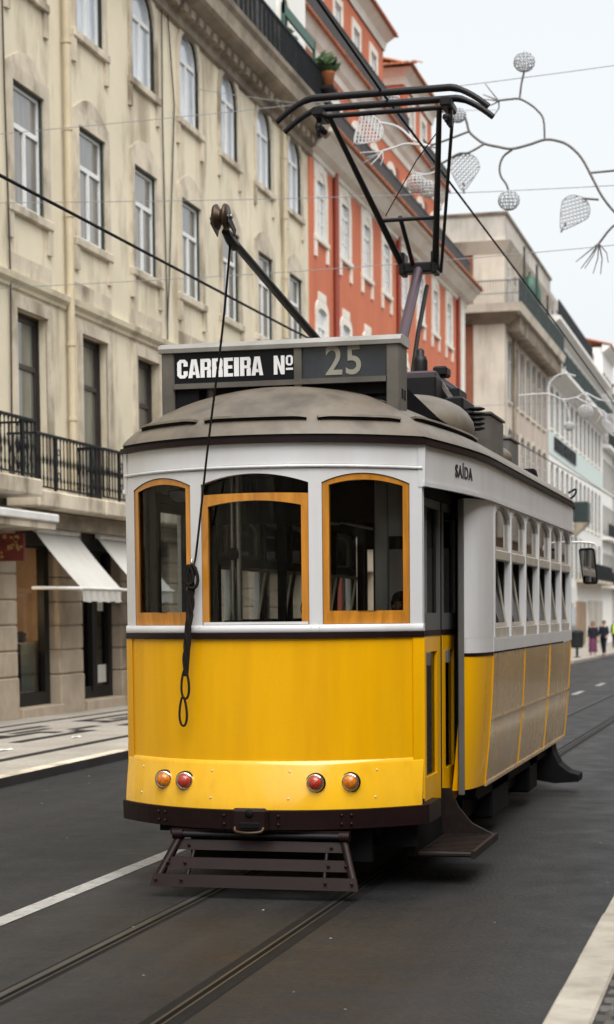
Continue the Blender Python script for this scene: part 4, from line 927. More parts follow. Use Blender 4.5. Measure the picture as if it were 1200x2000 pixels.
MB().tube(smooth_path([(1.2,8.3,3.1),(1.29,8.4,3.16),(1.3,8.5,3.24),(1.22,8.5,3.2)],4), .012, 6).build('roof_hook', MT['black'], roof)
# ---- body sides
def sx(z): return HB - .0 if z >= 1.58 else HB - .07*((1.58-z)/1.05)**1.6
PY = [YB+.12+i*(YR-YB-.1)/6 for i in range(7)]
for s_ in (-1, 1):
    b = MB(); b.box(*sorted((s_*(HB-.04), s_*(HB+.012))), YB-.02, YR+.02, 1.59, 1.69); b.build('belt_rail', MT['white'], tram)
    for i in range(7): MB().bbox(*sorted((s_*(HB-.06), s_*(HB+.004))), PY[i]-.035, PY[i]+.035, 1.69, 2.766, .008).build('side_post', MT['white'], tram)
    for i in range(6):
        y0, y1 = PY[i]+.036, PY[i+1]-.036; fs_ = lambda u, v, d: (s_*(HB+d), u, v); yc = (y0+y1)/2; hw_ = (y1-y0)/2
        def pth(z0, z1, rise, d): return [(yc-hw_+d, z0+d)] + [(yc-(hw_-d)*cos(pi*j/8), z1-rise+(rise-d)*sin(pi*j/8)) for j in range(9)] + [(yc+hw_-d, z0+d)]
        w_ = MB().ring(pth(2.40,2.765,.13,0), pth(2.40,2.765,.13,.03), fs_, -.02, -.05).build('side_window', MT['sash'], tram)
        MB().bbox(*sorted((s_*(HB-.055), s_*(HB-.002))), y0, y1, 2.32, 2.402, .008).build('meeting_rail', MT['sash'], w_)
        MB().strip([(yc-(hw_)*cos(pi*j/8), 2.635+.13*sin(pi*j/8)-.002) for j in range(9)], [(yc-hw_*cos(pi*j/8), 2.768) for j in range(9)], fs_, -.002, -.05).build('arch_head', MT['white'], w_)
        MB().ngon([fs_(u, v, -.03) for u, v in pth(2.40,2.765,.13,.025)]).build('upper_pane', MT['glass_side'] if s_ > 0 else MT['glass_left'], w_, fix=False)
        MB().bbox(*sorted((s_*(HB-.05), s_*(HB-.012))), y0, y1, 1.69, 1.782, .006).build('lower_panel', MT['sash'], w_)
        ft = lambda u, v, d: (s_*(HB+d-.03-.085*(v-1.785)/.53), u, v)      # hopper sash leaning inwards
        MB().ring([(y0+.004,1.785),(y0+.004,2.315),(y1-.004,2.315),(y1-.004,1.785)], [(y0+.04,1.815),(y0+.04,2.285),(y1-.04,2.285),(y1-.04,1.815)], ft, 0, -.022).build('hopper_sash', MT['sash'], w_)
        MB().quad(ft(y0+.03,1.805,-.011), ft(y1-.03,1.805,-.011), ft(y1-.03,2.295,-.011), ft(y0+.03,2.295,-.011)).build('lower_pane', MT['glass_side'] if s_ > 0 else MT['glass_left'], w_, fix=False)
    # lower side: six tan panels between yellow seams, slightly tumbled home
    cut = [YB+.03, YB+.03+(YR-YB)/3, YB+.03+2*(YR-YB)/3, YR]
    for j in range(3):
        for z0, z1 in ((.545, 1.045), (1.065, 1.575)):
            zz = xs(z0, z1, 5); b = MB()
            for d in (0, -.02): b.grid([[(s_*(sx(z)+d), y, z) for y in (cut[j]+.012, cut[j+1]-.012)] for z in zz], True)
            b.build('side_panel', MT['tan'], tram)
    zz = xs(.535, 1.585, 10)
    for y in cut: 
        b = MB(); b.grid([[(s_*(sx(z)-.01), y-.013, z), (s_*(sx(z)+.006), y-.012, z), (s_*(sx(z)+.006), y+.012, z), (s_*(sx(z)-.01), y+.013, z)] for z in zz], False)
        b.build('panel_seam', MT['yellow'], tram)
    b = MB(); b.box(*sorted((s_*(sx(1.055)-.01), s_*(sx(1.055)+.007))), YB+.03, YR, 1.046, 1.064); b.build('panel_rail', MT['tan'], tram)
    MB().box(*sorted((s_*(sx(.53)-.03), s_*(sx(.53)+.012))), YB+.02, YR, .52, .546).build('sill_strip', MT['tan'], tram)
    # curved corner post from door jamb to body side
    for (z0, z1, m_, dd, nm) in ((1.705, 2.765, 'white', 0, 'corner_post'), (1.59, 1.704, 'white', .012, 'corner_rail'), (1.565, 1.588, 'maroon', .006, 'corner_bead'), (.535, 1.563, 'yellow', 0, 'corner_panel')):
        P = [bez((1.125,1.955), (1.19,1.985), (HB-.012,2.12), (HB,YB+.05), t/8) for t in range(9)]
        zz = xs(z0, z1, 6); b = MB()
        sh = lambda z: (0 if z >= 1.58 else .07*((1.58-z)/1.05)**1.6)
        b.grid([[(s_*(x+dd-sh(z)), y, z) for x, y in P] for z in zz], True); b.grid([[(s_*(x+dd-.03-sh(z)), y, z) for x, y in P] for z in zz], True)
        b.grid([[(s_*(P[0][0]+dd+e-sh(z)), P[0][1], z) for e in (0,-.03)] for z in zz], False)
        b.build(nm, MT[m_], tram)
    # grey steel jamb
    MB().bbox(*sorted((s_*1.075, s_*1.122)), 1.93, 1.97, .5, 2.765, .008).build('door_jamb', MT['greym'], tram)
    # folding door: two leaves
    for k, (y0, y1) in enumerate(((.88, 1.60), (1.69, 2.34))):
        fd = lambda u, v, d: (s_*(1.0+d), u, v)
        lf = MB().ring([(y0,1.775),(y0,2.72),(y1,2.72),(y1,1.775)], [(y0+.06,1.90),(y0+.06,2.66),(y1-.06,2.66),(y1-.06,1.90)], fd, 0, -.04).build('door_leaf', MT['door_frame'], tram)
        MB().quad(fd(y0+.05,1.89,-.02), fd(y1-.05,1.89,-.02), fd(y1-.05,2.67,-.02), fd(y0+.05,2.67,-.02)).build('pane', MT['glass_side'], lf, fix=False)
        MB().box(*sorted((s_*.965, s_*1.004)), y0, y1, 1.735, 1.774).build('leaf_bead', MT['maroon'], lf)
        MB().ring([(y0,.45),(y0,1.734),(y1,1.734),(y1,.45)], [(y0+.12,.72),(y0+.12,1.62),(y1-.14,1.62),(y1-.14,.72)], fd, 0, -.04).build('lower_frame', MT['yellow'], lf)
        MB().quad(fd(y0+.1,.7,-.022), fd(y1-.1,.7,-.022), fd(y1-.1,1.64,-.022), fd(y0+.1,1.64,-.022)).build('lower_pane', MT['glass_side'], lf, fix=False)
        MB().bbox(*sorted((s_*.985, s_*1.02)), y0+.12, y0+.22, 1.52, 1.62, .006).build('latch', MT['greym'], lf)
    MB().box(*sorted((s_*.94, s_*1.01)), .55, .87, .45, 2.765).build('door_pillar', MT['black'], tram); MB().box(*sorted((s_*.94, s_*.995)), 1.605, 1.685, .45, 2.765).build('door_mullion', MT['black'], tram)
    MB().box(*sorted((s_*.94, s_*1.04)), .5, 2.45, 2.722, 2.79).build('door_header', MT['black'], tram)
    MB().box(*sorted((s_*.94, s_*1.15)), 2.345, 2.40, .45, 2.765).build('door_gasket', MT['black'], tram)
    # inner side of the front corner, black
    MB().box(*sorted((s_*.97, s_*1.05)), .50, .56, .58, 2.79).build('corner_inner', MT['white'], tram)
# lettering helper (built-in font, turned to mesh)
def text_mesh(txt, size, extr=.004, off=.0, sxx=1., spacing=1.):
    cu = bpy.data.curves.new('t', 'FONT'); cu.body = txt; cu.size = size; cu.extrude = extr; cu.offset = off; cu.space_character = spacing; cu.align_x = 'CENTER'; cu.align_y = 'CENTER'
    o = bpy.data.objects.new('t', cu); COL.objects.link(o); bpy.context.view_layer.update()
    me = bpy.data.meshes.new_from_object(o.evaluated_get(bpy.context.evaluated_depsgraph_get())); bpy.data.objects.remove(o); bpy.data.curves.remove(cu)
    for v in me.vertices: v.co.x *= sxx
    return me
def put_text(me, name, m, parent, org, ux, uz):
    me.materials.clear(); me.materials.append(m); o = bpy.data.objects.new(name, me); COL.objects.link(o); o.parent = parent
    ux, uz = Vector(ux).normalized(), Vector(uz).normalized(); o.matrix_local = Matrix.Translation(Vector(org)) @ Matrix((ux, uz, ux.cross(uz))).transposed().to_4x4(); return o
pA, pB = Vector(OUT[18]), Vector(OUT[21]); pm = (pA+pB)/2; t_ = (pB-pA).normalized(); nn = Vector((t_.y, -t_.x))
put_text(text_mesh('SAÍDA', .122, .002, .003, 1.22, 1.15), 'lettering', MT['letter_blk'], side, (pm.x+nn.x*.010, pm.y+nn.y*.010, 2.915), (t_.x, t_.y, 0), (0,0,1))
# ---- destination sign
sg = MB(); SY0, SY1 = .74, 1.02
sg.bbox(-.87, -.775, SY0, SY1, 3.30, 3.79, .008); sg.bbox(.775, .87, SY0, SY1, 3.30, 3.79, .008); sg.bbox(.11, .17, SY0-.004, SY1-.1, 3.46, 3.79, .006)
sg.box(-.776, .776, SY0-.012, SY0+.05, 3.515, 3.552); sg = sg.build('destination_sign', MT['signgrey'], tram)
b = MB(); rows = []
for x in (-.885, .885): rows.append([(x, SY0-.02, 3.772), (x, SY0-.028, 3.80), (x, SY0-.012, 3.825), (x, SY0+.05, 3.842), (x, SY1+.02, 3.845), (x, SY1+.02, 3.772)])
b.grid(rows, False, True); b.ngon(rows[0]); b.ngon(rows[1]); b.build('sign_top', MT['signtop'], sg)
MB().box(-.774, .109, SY0+.012, SY0+.06, 3.553, 3.771).build('route_board', MT['signblack'], sg); MB().box(.171, .774, SY0+.02, SY0+.06, 3.553, 3.771).build('number_board', MT['signglass'], sg)
MB().box(-.86, .86, SY1-.03, SY1, 3.50, 3.77).build('sign_back', MT['signgrey'], sg)

def block(txt, cap, lw, gap, sw, x0, z0, y, m, parent):      # heavy condensed capitals, one mesh per letter
    x = x0
    for ch in txt:
        if ch == ' ': x += lw*1.25; continue
        P = []; w = lw*(.46 if ch == 'I' else .86 if ch == 'E' else .95 if ch == '.' else 1.); s = sw; h = cap; v = cap*.17
        if ch == 'C':
            k = w*.26
            P = [[(0,k),(s,k),(s,h-k),(0,h-k)], [(0,h-k),(s,h-k),(s*1.02,h-v),(w-s,h-v),(w-k,h),(k,h)], [(w-s,h-v),(w-s,h*.63),(w,h*.63),(w,h-k),(w-k,h)], [(0,k),(k,0),(w-k,0),(w-s,v),(s*1.02,v),(s,k)], [(w-s,v),(w-k,0),(w,k),(w,h*.38),(w-s,h*.38)]]
        elif ch == 'A':
            a = w*.25; P = [[(-.05*w,0),(s*.86,0),(w*.5,h*.80),(w*.5,h),(a,h)], [(w*.5,h),(w*.5,h*.80),(w*1.05-s*.86,0),(w*1.05,0),(w-a,h)], [(s*.95,h*.17),(w-s*.95,h*.17),(w-s*1.08,h*.34),(s*1.08,h*.34)]]
        elif ch == 'R':
            P = [[(0,0),(s,0),(s,h),(0,h)], [(s,h-v),(w-s*.9,h-v),(w-s*.3,h),(s,h)], [(w-s*.9,h-v),(w-s*.9,h*.56),(w-s*.2,h*.50),(w,h*.60),(w,h*.88),(w-s*.3,h)], [(s,h*.40),(w-s*.5,h*.40),(w-s*.2,h*.50),(w-s*.9,h*.56),(s,h*.56)], [(w-s,0),(w,0),(w,h*.36),(w-s*.2,h*.50),(w-s*.5,h*.40),(w-s,h*.36)]]
        elif ch == 'E': P = [[(0,0),(s,0),(s,h),(0,h)], [(s,0),(w,0),(w,v),(s,v)], [(s,h-v),(w,h-v),(w,h),(s,h)], [(s,h*.42),(w*.93,h*.42),(w*.93,h*.59),(s,h*.59)]]
        elif ch == 'I': P = [[(0,0),(w,0),(w,h),(0,h)]]
        elif ch == 'N': P = [[(0,0),(s*.86,0),(s*.86,h),(0,h)], [(w-s*.86,0),(w,0),(w,h),(w-s*.86,h)], [(s*.86,h),(s*.86,h*.60),(w-s*.86,0),(w-s*.86,h*.40)]]
        elif ch == 'o':
            w = lw*.66; k = w*.25; t = w*.30; zb = h*.46; P = [[(0,zb+k),(t,zb+k),(t,h-k),(0,h-k)], [(w-t,zb+k),(w,zb+k),(w,h-k),(w-t,h-k)], [(0,h-k),(t,h-k),(w-t,h-k),(w,h-k),(w-k,h),(k,h)], [(0,zb+k),(k,zb),(w-k,zb),(w,zb+k),(w-t,zb+k),(t,zb+k)], [(0,h*.22),(w,h*.22),(w,h*.33),(0,h*.33)]]
        b = MB()
        for pts in P:
            A = [(x+p, y, z0+q) for p, q in pts]; B = [(x+p, y+.006, z0+q) for p, q in pts]; b.ngon(A); b.ngon(B[::-1])
            for i in range(len(pts)): j = (i+1) % len(pts); b.quad(A[i], A[j], B[j], B[i])
        b.build('letter', m, parent, fix=False); x += w+gap
block('CARREIRA', .132, .078, .009, .030, -.752, 3.592, SY0+.003, MT['letter'], sg)
block('No', .132, .078, .010, .030, -.035, 3.592, SY0+.003, MT['letter'], sg)
put_text(text_mesh('25', .285, .003, .004, .92, 1.08), 'lettering', MT['letter_dim'], sg, (.47, SY0+.016, 3.664), (1,0,0), (0,0,1))
for x in (.885,):
    for y in (SY0+.08, SY0+.17): MB().box(.868, .8725, y, y+.05, 3.40, 3.47).build('end_slot', MT['black'], sg)
MB().box(-.77, -.60, SY0+.03, SY1-.05, 3.30, 3.513).build('cable_box', MT['black'], sg); MB().cyl((-.52, SY0+.12, 3.3), (-.52, SY0+.12, 3.515), .05, 12).build('conduit', MT['greym'], sg)
MB().tube(smooth_path([(.2,SY0+.1,3.50),(.5,SY0+.12,3.475),(.77,SY0+.1,3.45)],5), .018, 8).build('cable', MT['black'], sg)
MB().box(-.5, .77, SY0+.06, SY1-.02, 3.44, 3.512).build('sign_pan', MT['black'], sg)
# ---- trolley pole with its wheel and rope
tp = MB().tube([(.02, 4.0, 3.72), (0.0, 2.6, 3.90), (-.01, -.38, 4.32)], [.036, .034, .026], 10).build('trolley_pole', MT['panto'], tram)
MB().tube([(-.01,-.30,4.29), (-.01,-.42,4.31), (-.012,-.50,4.345)], [.034,.030,.026], 10).build('pole_head', MT['panto'], tp)
wc = Vector((-.015, -.575, 4.42))
MB().lathe([(.001,-.045),(.076,-.045),(.082,-.032),(.082,-.024),(.05,-.006),(.05,.006),(.082,.024),(.082,.032),(.076,.045),(.001,.045)], wc, 'x', 24).build('trolley_wheel', MT['bronze'], tp)
for sg_ in (-1, 1): MB().add([(wc.x+sg_*.055, -.47, 4.32), (wc.x+sg_*.055, -.45, 4.36), (wc.x+sg_*.055, -.60, 4.435), (wc.x+sg_*.055, -.62, 4.375), (wc.x+sg_*.062, -.47, 4.32), (wc.x+sg_*.062, -.45, 4.36), (wc.x+sg_*.062, -.60, 4.435), (wc.x+sg_*.062, -.62, 4.375)], [(0,1,2,3),(7,6,5,4),(0,4,5,1),(1,5,6,2),(2,6,7,3),(3,7,4,0)]).build('fork', MT['panto'], tp)
MB().cyl((wc.x-.075,wc.y,wc.z),(wc.x+.075,wc.y,wc.z),.016,10).build('axle', MT['steel'], tp)
MB().bbox(-.05,.05,2.05,2.2,3.86,3.99,.01).build('pole_clip', MT['panto'], tp)
MB().cyl((.03,2.2,3.98),(-.07,2.15,3.90),.02,8).build('pole_lug', MT['panto'], tp)
MB().bbox(-.14,.16,3.7,4.35,3.55,3.70,.02).build('pole_base', MT['panto'], tp)
hx = -.425; hy = bow(hx)
rp = MB().tube(smooth_path([(-.01,-.40,4.285),(-.10,-.30,3.75),(-.26,-.12,3.05),(-.36,-.03,2.5),(hx+.02,hy-.035,2.30),(hx+.01,hy-.05,2.24)],5), .0085, 6).build('rope', MT['rope'], tram)
MB().tube(smooth_path([(hx,hy-.0,2.22),(hx,hy-.05,2.225),(hx,hy-.07,2.25),(hx,hy-.06,2.275)],4), .009, 6).build('rope_hook', MT['steel'], rp)
strands = []
for k in range(4):
    P = []
    for i in range(41):
        t = i/40; z = 2.225-.74*t; rad = .017-.007*t+.003*sin(t*17+k); a = k*pi/2+t*11+.5*sin(t*9+k)
        P.append((hx-.0-.055*t+rad*cos(a)*1.15, bow(hx)-.045-(.012 if t > .45 else 0)*1-.012+rad*.6*sin(a), z))
    MB().tube(P, .0130-.002*(k == 3), 7).build('strand', MT['rope'], rp)
def loop(cx, zt, w, hgt, r): 
    P = [(cx+w*sin(2*pi*i/20)*(.55+.45*(1-cos(2*pi*i/20))/2), bow(hx)-.075, zt-hgt*(1-cos(2*pi*i/20))/2) for i in range(20)]
    return MB().tube(P, r, 6, closed=True).build('loop', MT['rope'], rp)
loop(hx-.055, 1.53, .034, .20, .0085); loop(hx-.072, 1.345, .033, .20, .0085); loop(hx+.005, 2.24, .05, .16, .012); loop(hx-.02, 2.235, .04, .13, .012)
# ---- pantograph
pb = MB(); 
for s_ in (-1, 1): pb.bbox(s_*.36-.03, s_*.36+.03, 3.6, 6.6, 3.66, 3.72, .006)
for y in (3.7, 5.1, 6.5): pb.bbox(-.42, .42, y-.04, y+.04, 3.70, 3.76, .006)
pb = pb.build('pantograph', MT['panto'], tram)
for s_ in (-1, 1):
    for y in (3.9, 6.3): MB().lathe([(.05,3.45),(.06,3.5),(.04,3.52),(.06,3.55),(.04,3.57),(.06,3.60),(.04,3.62),(.04,3.66)], (s_*.36,y,0), n=10).build('insulator', MT['panto'], pb)
MB().tube([(0, 4.55, 3.78), (.0, 6.18, 5.30)], [.055, .05], 14).build('lower_arm', MT['purple'], pb)
MB().tube([(.12, 4.95, 3.85), (.10, 5.55, 4.55), (.09, 6.10, 5.10)], .022, 8).build('push_rod', MT['panto'], pb)
MB().bbox(-.19, .19, 6.10, 6.26, 5.24, 5.34, .015).build('knuckle', MT['panto'], pb)
for s_ in (-1, 1): MB().bbox(s_*.16-.03, s_*.16+.03, 6.08, 6.28, 5.22, 5.44, .012).build('knuckle_plate', MT['panto'], pb)
HY, HZ = 4.5, 6.44
for s_ in (-1, 1): MB().tube([(s_*.16, 6.18, 5.30), (s_*.33, 5.34, 5.83), (s_*.50, HY, HZ-.08)], [.036, .030, .025], 10).build('upper_arm', MT['panto'], pb)
MB().tube([(.60, HY+.10, HZ-.15), (.22, 6.16, 5.24)], .016, 8).build('guide_rod', MT['panto'], pb)
MB().cyl((-.27, 5.62, 5.655), (.27, 5.62, 5.655), .020, 8).build('cross_tube', MT['panto'], pb)
MB().tube([(-.08, 5.62, 5.68), (-.05, 6.1, 5.32)], .022, 8).build('damper', MT['panto'], pb)
MB().tube([(-.22, 5.62, 5.70), (.2, 5.0, 6.05), (.45, 4.75, 6.24)], .006, 5).build('stay_wire', MT['panto'], pb)
for k, (dy, dz) in enumerate(((-.14, .06), (.14, .04))):
    hs = []
    for x in xs(-1, 1, 40):
        X = x*.96; e = max(0., abs(X)-.62); hs.append((X, HY+dy, HZ+dz-1.0*e**1.55))
    MB().tube(hs, [.032 if abs(p[0]) < .7 else .026 for p in hs], 8).build('collector_bar', MT['panto'], pb)
MB().cyl((-.62, HY, HZ-.07), (.62, HY, HZ-.07), .022, 10).build('head_tube', MT['panto'], pb)
for s_ in (-1, 1):
    MB().bbox(s_*.58-.05, s_*.58+.05, HY-.17, HY+.17, HZ-.10, HZ-.02, .015).build('head_bracket', MT['panto'], pb)
    for q_ in range(3): MB().lathe([(.03,0),(.038,.02),(.03,.04)], (s_*.58, HY-.1+.1*q_, HZ-.2), n=8).build('head_spring', MT['panto'], pb)
    MB().bbox(s_*.60-.02, s_*.60+.02, HY-.03, HY+.03, HZ-.25, HZ-.08, .01).build('head_link', MT['panto'], pb)
MB().bbox(.38, .78, 2.7, 4.2, 3.40, 3.80, .02).build('motor', MT['panto'], pb); MB().bbox(.30, .74, 2.9, 4.4, 3.801, 3.86, .015).build('motor_lid', MT['purple'], pb)
MB().lathe([(.062,3.86),(.062,3.98),(.05,4.02),(.035,4.03),(.035,4.07),(.02,4.085),(.001,4.09)], (.55,3.25,0), n=12).build('cap', MT['panto'], pb)
MB().bbox(.68, .80, 3.1, 3.3, 3.84, 3.92, .015).build('terminal', MT['panto'], pb)
MB().add([(.45,1.62,3.46),(.98,1.75,3.34),(.52,1.55,3.80),(.98,2.7,3.34),(.60,2.7,3.62),(.45,2.7,3.46)], [(0,1,2),(1,3,4,2),(0,2,4,5),(3,4,5),(0,5,3,1)]).build('cover_plate', MT['black'], pb)
MB().bbox(.78, .95, 3.0, 3.6, 3.36, 3.66, .02).build('spring_box', MT['panto'], pb); MB().bbox(.80, .90, 3.1, 3.5, 3.66, 3.74, .01).build('spring_lid', MT['panto'], pb)
MB().add([(.70,2.95,3.85),(.73,2.95,3.86),(.93,3.05,3.55),(.90,3.05,3.53),(.70,2.99,3.85),(.73,2.99,3.86),(.93,3.09,3.55),(.90,3.09,3.53)], [(0,1,2,3),(7,6,5,4),(0,4,5,1),(1,5,6,2),(2,6,7,3),(3,7,4,0)]).build('link', MT['steel'], pb)
for z in (3.40, 3.44, 3.48, 3.52, 3.56): MB().lathe([(.04,z),(.07,z+.01),(.07,z+.02),(.04,z+.03)], (1.02,3.25,0), n=12).build('spring_coil', MT['panto'], pb)
MB().cyl((.62,2.72,3.56),(.92,2.9,3.52),.045,12).build('cylinder', MT['steel'], pb)
MB().tube(smooth_path([(.30,1.02,3.80),(.42,1.25,3.82),(.50,1.4,3.74),(.5,1.45,3.6)],5), .03, 8).build('hose', MT['greym'], roof)
# ---- cow catcher, underframe, wheels
cc = MB().box(-.60, .66, -.02, .02, .40, .44).build('cow_catcher', MT['maroon'], tram)
CX = .045
for (z, y, hw_, h_) in ((.335, -.05, .625, .066), (.222, -.145, .675, .072), (.113, -.235, .725, .080)):
    MB().add([(CX-hw_, y-.012, z-h_/2), (CX+hw_, y-.012, z-h_/2), (CX+hw_-.02, y+.02, z+h_/2), (CX-hw_+.02, y+.02, z+h_/2), (CX-hw_, y+.010, z-h_/2), (CX+hw_, y+.010, z-h_/2), (CX+hw_-.02, y+.042, z+h_/2), (CX-hw_+.02, y+.042, z+h_/2)], [(0,1,2,3),(7,6,5,4),(0,4,5,1),(1,5,6,2),(2,6,7,3),(3,7,4,0)]).build('slat', MT['maroon'], cc)
for s_ in (-1, 1):
    MB().tube([(CX+s_*.57, .0, .40), (CX+s_*.69, -.21, .10)], .034, 4).build('side_bar', MT['maroon'], cc); MB().tube([(CX+s_*.46, .02, .38), (CX+s_*.48, -.2, .11)], .016, 4).build('rib', MT['maroon'], cc)
    MB().cyl((CX+s_*.55, -.03, .405), (CX+s_*.62, -.03, .405), .035, 12).build('hinge', MT['maroon'], cc)
for (z, y, xx) in ((.335,-.062,.5), (.225,-.158,.5), (.12,-.25,.5), (.335,-.062,-.5), (.225,-.158,-.5), (.12,-.25,-.5), (.225,-.158,.62), (.12,-.25,.68), (.225,-.158,-.62), (.12,-.25,-.68)): inst('bolt', bolt, cc, (CX+xx, y, z))
MB().cyl((CX-.60, -.03, .405), (CX+.60, -.03, .405), .022, 10).build('pivot_rod', MT['panto'], cc)
uf = MB().box(-.80, .80, .35, 9.6, .38, .58); uf.box(-1.12, 1.12, 2.6, 8.2, .40, .53); uf = uf.build('underframe', MT['black'], tram)
MB().box(-.95, .95, .75, 9.3, .585, .64).build('floor_pan', MT['black'], uf); MB().box(-.55, .75, .28, .36, .20, .6).build('apron_plate', MT['black'], uf)
for s_ in (-1, 1):
    MB().box(*sorted((s_*.88, s_*.98)), 2.7, 7.6, .22, .50).build('truck_frame', MT['black'], uf); MB().bbox(*sorted((s_*.9, s_*1.12)), 3.4, 4.4, .16, .5, .02).build('battery_box', MT['black'], uf); MB().bbox(*sorted((s_*.9, s_*1.12)), 5.9, 6.5, .14, .5, .02).build('air_tank', MT['black'], uf)
    if s_ > 0: MB().box(*sorted((s_*.6, s_*1.02)), .52, .60, .28, .6).build('lifeguard', MT['black'], uf)
wheel_me = MB().lathe([(.001,-.05),(.34,-.05),(.39,-.045),(.39,.0),(.42,.012),(.42,.03),(.36,.035),(.12,.02),(.10,.05),(.001,.05)], (0,0,0), 'x', 28).mesh('wheel'); wheel_me.materials.append(MT['steel'])
for s_ in (-1, 1):
    for y in (3.6, 6.4): inst('wheel', wheel_me, tram, (.14+s_*.47, y, .394), (0,0,0 if s_ < 0 else pi))
for y in (3.6, 6.4): MB().cyl((-.33,y,.394),(.61,y,.394),.05,12).build('axle', MT['black'], uf)
def step(y0, s_, nm='step', wdt=1.1):
    st = MB().bbox(*sorted((s_*1.0, s_*1.40)), y0, y0+wdt, .20, .235, .01).build(nm, MT['step'], tram)
    for k in range(14): MB().box(*sorted((s_*1.03, s_*1.385)), y0+.05+k*.073, y0+.075+k*.073, .236, .242).build('tread', MT['step'], st)
    MB().box(*sorted((s_*1.385, s_*1.41)), y0-.01, y0+wdt+.01, .19, .245).build('nosing', MT['step'], st)
    for yy_ in (y0+wdt-.05,):
        pts = [(1.0,.24),(1.38,.24),(1.22,.32),(1.12,.44),(1.06,.58),(.98,.58)]; b = MB()
        A = [(s_*x, yy_, z) for x, z in pts]; B = [(s_*x, yy_+.03, z) for x, z in pts]; b.ngon(A); b.ngon(B)
        for i in range(len(pts)): j = (i+1) % len(pts); b.quad(A[i], A[j], B[j], B[i])
        b.build('bracket', MT['step'], st)
    MB().box(*sorted((s_*.93, s_*.99)), y0, y0+wdt+.3, .2, .6).build('riser', MT['black'], st)
step(.62, 1)
for s_ in (-1, 1):
    b = MB(); pts = [(.9,.52),(1.16,.52),(1.18,.42),(1.24,.30),(1.34,.22),(1.45,.19),(1.45,.12),(1.2,.1),(1.02,.13),(.9,.2)]
    A = [(s_*x, 7.35, z) for x, z in pts]; B = [(s_*x, 7.75, z) for x, z in pts]; b.ngon(A); b.ngon(B)
    for i in range(len(pts)): j = (i+1) % len(pts); b.quad(A[i], A[j], B[j], B[i])
    b.build('rear_step', MT['black'], tram)
# ---- mirror at the rear
mr = MB().tube(smooth_path([(1.26,8.45,2.66),(1.38,8.5,2.66),(1.5,8.55,2.64),(1.52,8.56,2.58)],5), .012, 8).build('mirror', MT['white_metal'], tram)
hs = [(1.325,2.56),(1.33,2.585),(1.35,2.595),(1.46,2.60),(1.49,2.59),(1.50,2.56),(1.535,2.24),(1.53,2.21),(1.51,2.20),(1.40,2.20),(1.375,2.215),(1.37,2.25)]
b = MB(); A = [(x,8.56,z) for x, z in hs]; B = [(x,8.62,z) for x, z in hs]; b.ngon(A); b.ngon(B)
for i in range(len(hs)): j = (i+1) % len(hs); b.quad(A[i], A[j], B[j], B[i])
b.build('housing', MT['black'], mr); cxm, czm = 1.43, 2.40
MB().ngon([(cxm+(x-cxm)*.84, 8.557, czm+(z-czm)*.88) for x, z in hs]).build('mirror_glass', MT['mirror'], mr, fix=False)
# ---- interior
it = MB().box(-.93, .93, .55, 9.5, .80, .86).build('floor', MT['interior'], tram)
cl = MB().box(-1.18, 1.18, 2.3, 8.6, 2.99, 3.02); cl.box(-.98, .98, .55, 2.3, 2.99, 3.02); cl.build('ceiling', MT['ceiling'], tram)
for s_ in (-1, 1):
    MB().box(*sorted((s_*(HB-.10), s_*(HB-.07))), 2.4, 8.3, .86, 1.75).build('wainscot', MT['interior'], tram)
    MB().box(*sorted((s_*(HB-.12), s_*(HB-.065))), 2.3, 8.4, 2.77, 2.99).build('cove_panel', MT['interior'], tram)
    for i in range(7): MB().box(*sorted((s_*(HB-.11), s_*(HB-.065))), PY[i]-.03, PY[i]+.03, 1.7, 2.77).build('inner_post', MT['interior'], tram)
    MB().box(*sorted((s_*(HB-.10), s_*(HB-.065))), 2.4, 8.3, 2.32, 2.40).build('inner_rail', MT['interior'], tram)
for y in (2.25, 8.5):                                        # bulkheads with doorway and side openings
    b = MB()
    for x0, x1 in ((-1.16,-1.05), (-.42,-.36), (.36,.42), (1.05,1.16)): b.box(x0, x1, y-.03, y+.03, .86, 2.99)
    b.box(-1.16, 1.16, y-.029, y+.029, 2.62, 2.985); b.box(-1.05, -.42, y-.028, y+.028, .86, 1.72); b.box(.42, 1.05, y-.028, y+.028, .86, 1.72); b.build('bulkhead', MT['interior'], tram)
MB().box(-1.02, -.90, .62, .66, .86, 2.95).build('white_partition', MT['partition'], tram)
MB().bbox(.64, .74, .95, 1.0, .86, 2.95, .01).build('white_partition', MT['partition'], tram)
MB().box(.74, .98, .96, .99, 2.45, 2.95).build('white_partition', MT['partition'], tram)
ps = MB().cyl((-.30, .72, .86), (-.30, .72, 2.98), .022, 10); ps.build('handrail', MT['steel'], tram)
MB().cyl((-.355, .75, .86), (-.355, .75, 2.98), .015, 10).build('handrail', MT['steel'], tram); MB().ball((-.33,.66,2.33), .045, .03, .045, 12, 8).build('knob', MT['black'], tram)
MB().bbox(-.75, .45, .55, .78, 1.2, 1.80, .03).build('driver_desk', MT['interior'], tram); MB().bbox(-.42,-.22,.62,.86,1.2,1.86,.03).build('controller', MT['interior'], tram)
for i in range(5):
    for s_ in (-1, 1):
        y = 2.85+i*1.05; st = MB().bbox(*sorted((s_*.38, s_*1.12)), y, y+.42, 1.22, 1.30, .03).build('seat', MT['seat'], tram); MB().bbox(*sorted((s_*.38, s_*1.12)), y+.40, y+.47, 1.28, 1.86, .03).build('backrest', MT['seat'], st); MB().box(*sorted((s_*.6, s_*.9)), y+.1, y+.35, .86, 1.22).build('seat_base', MT['interior'], st)
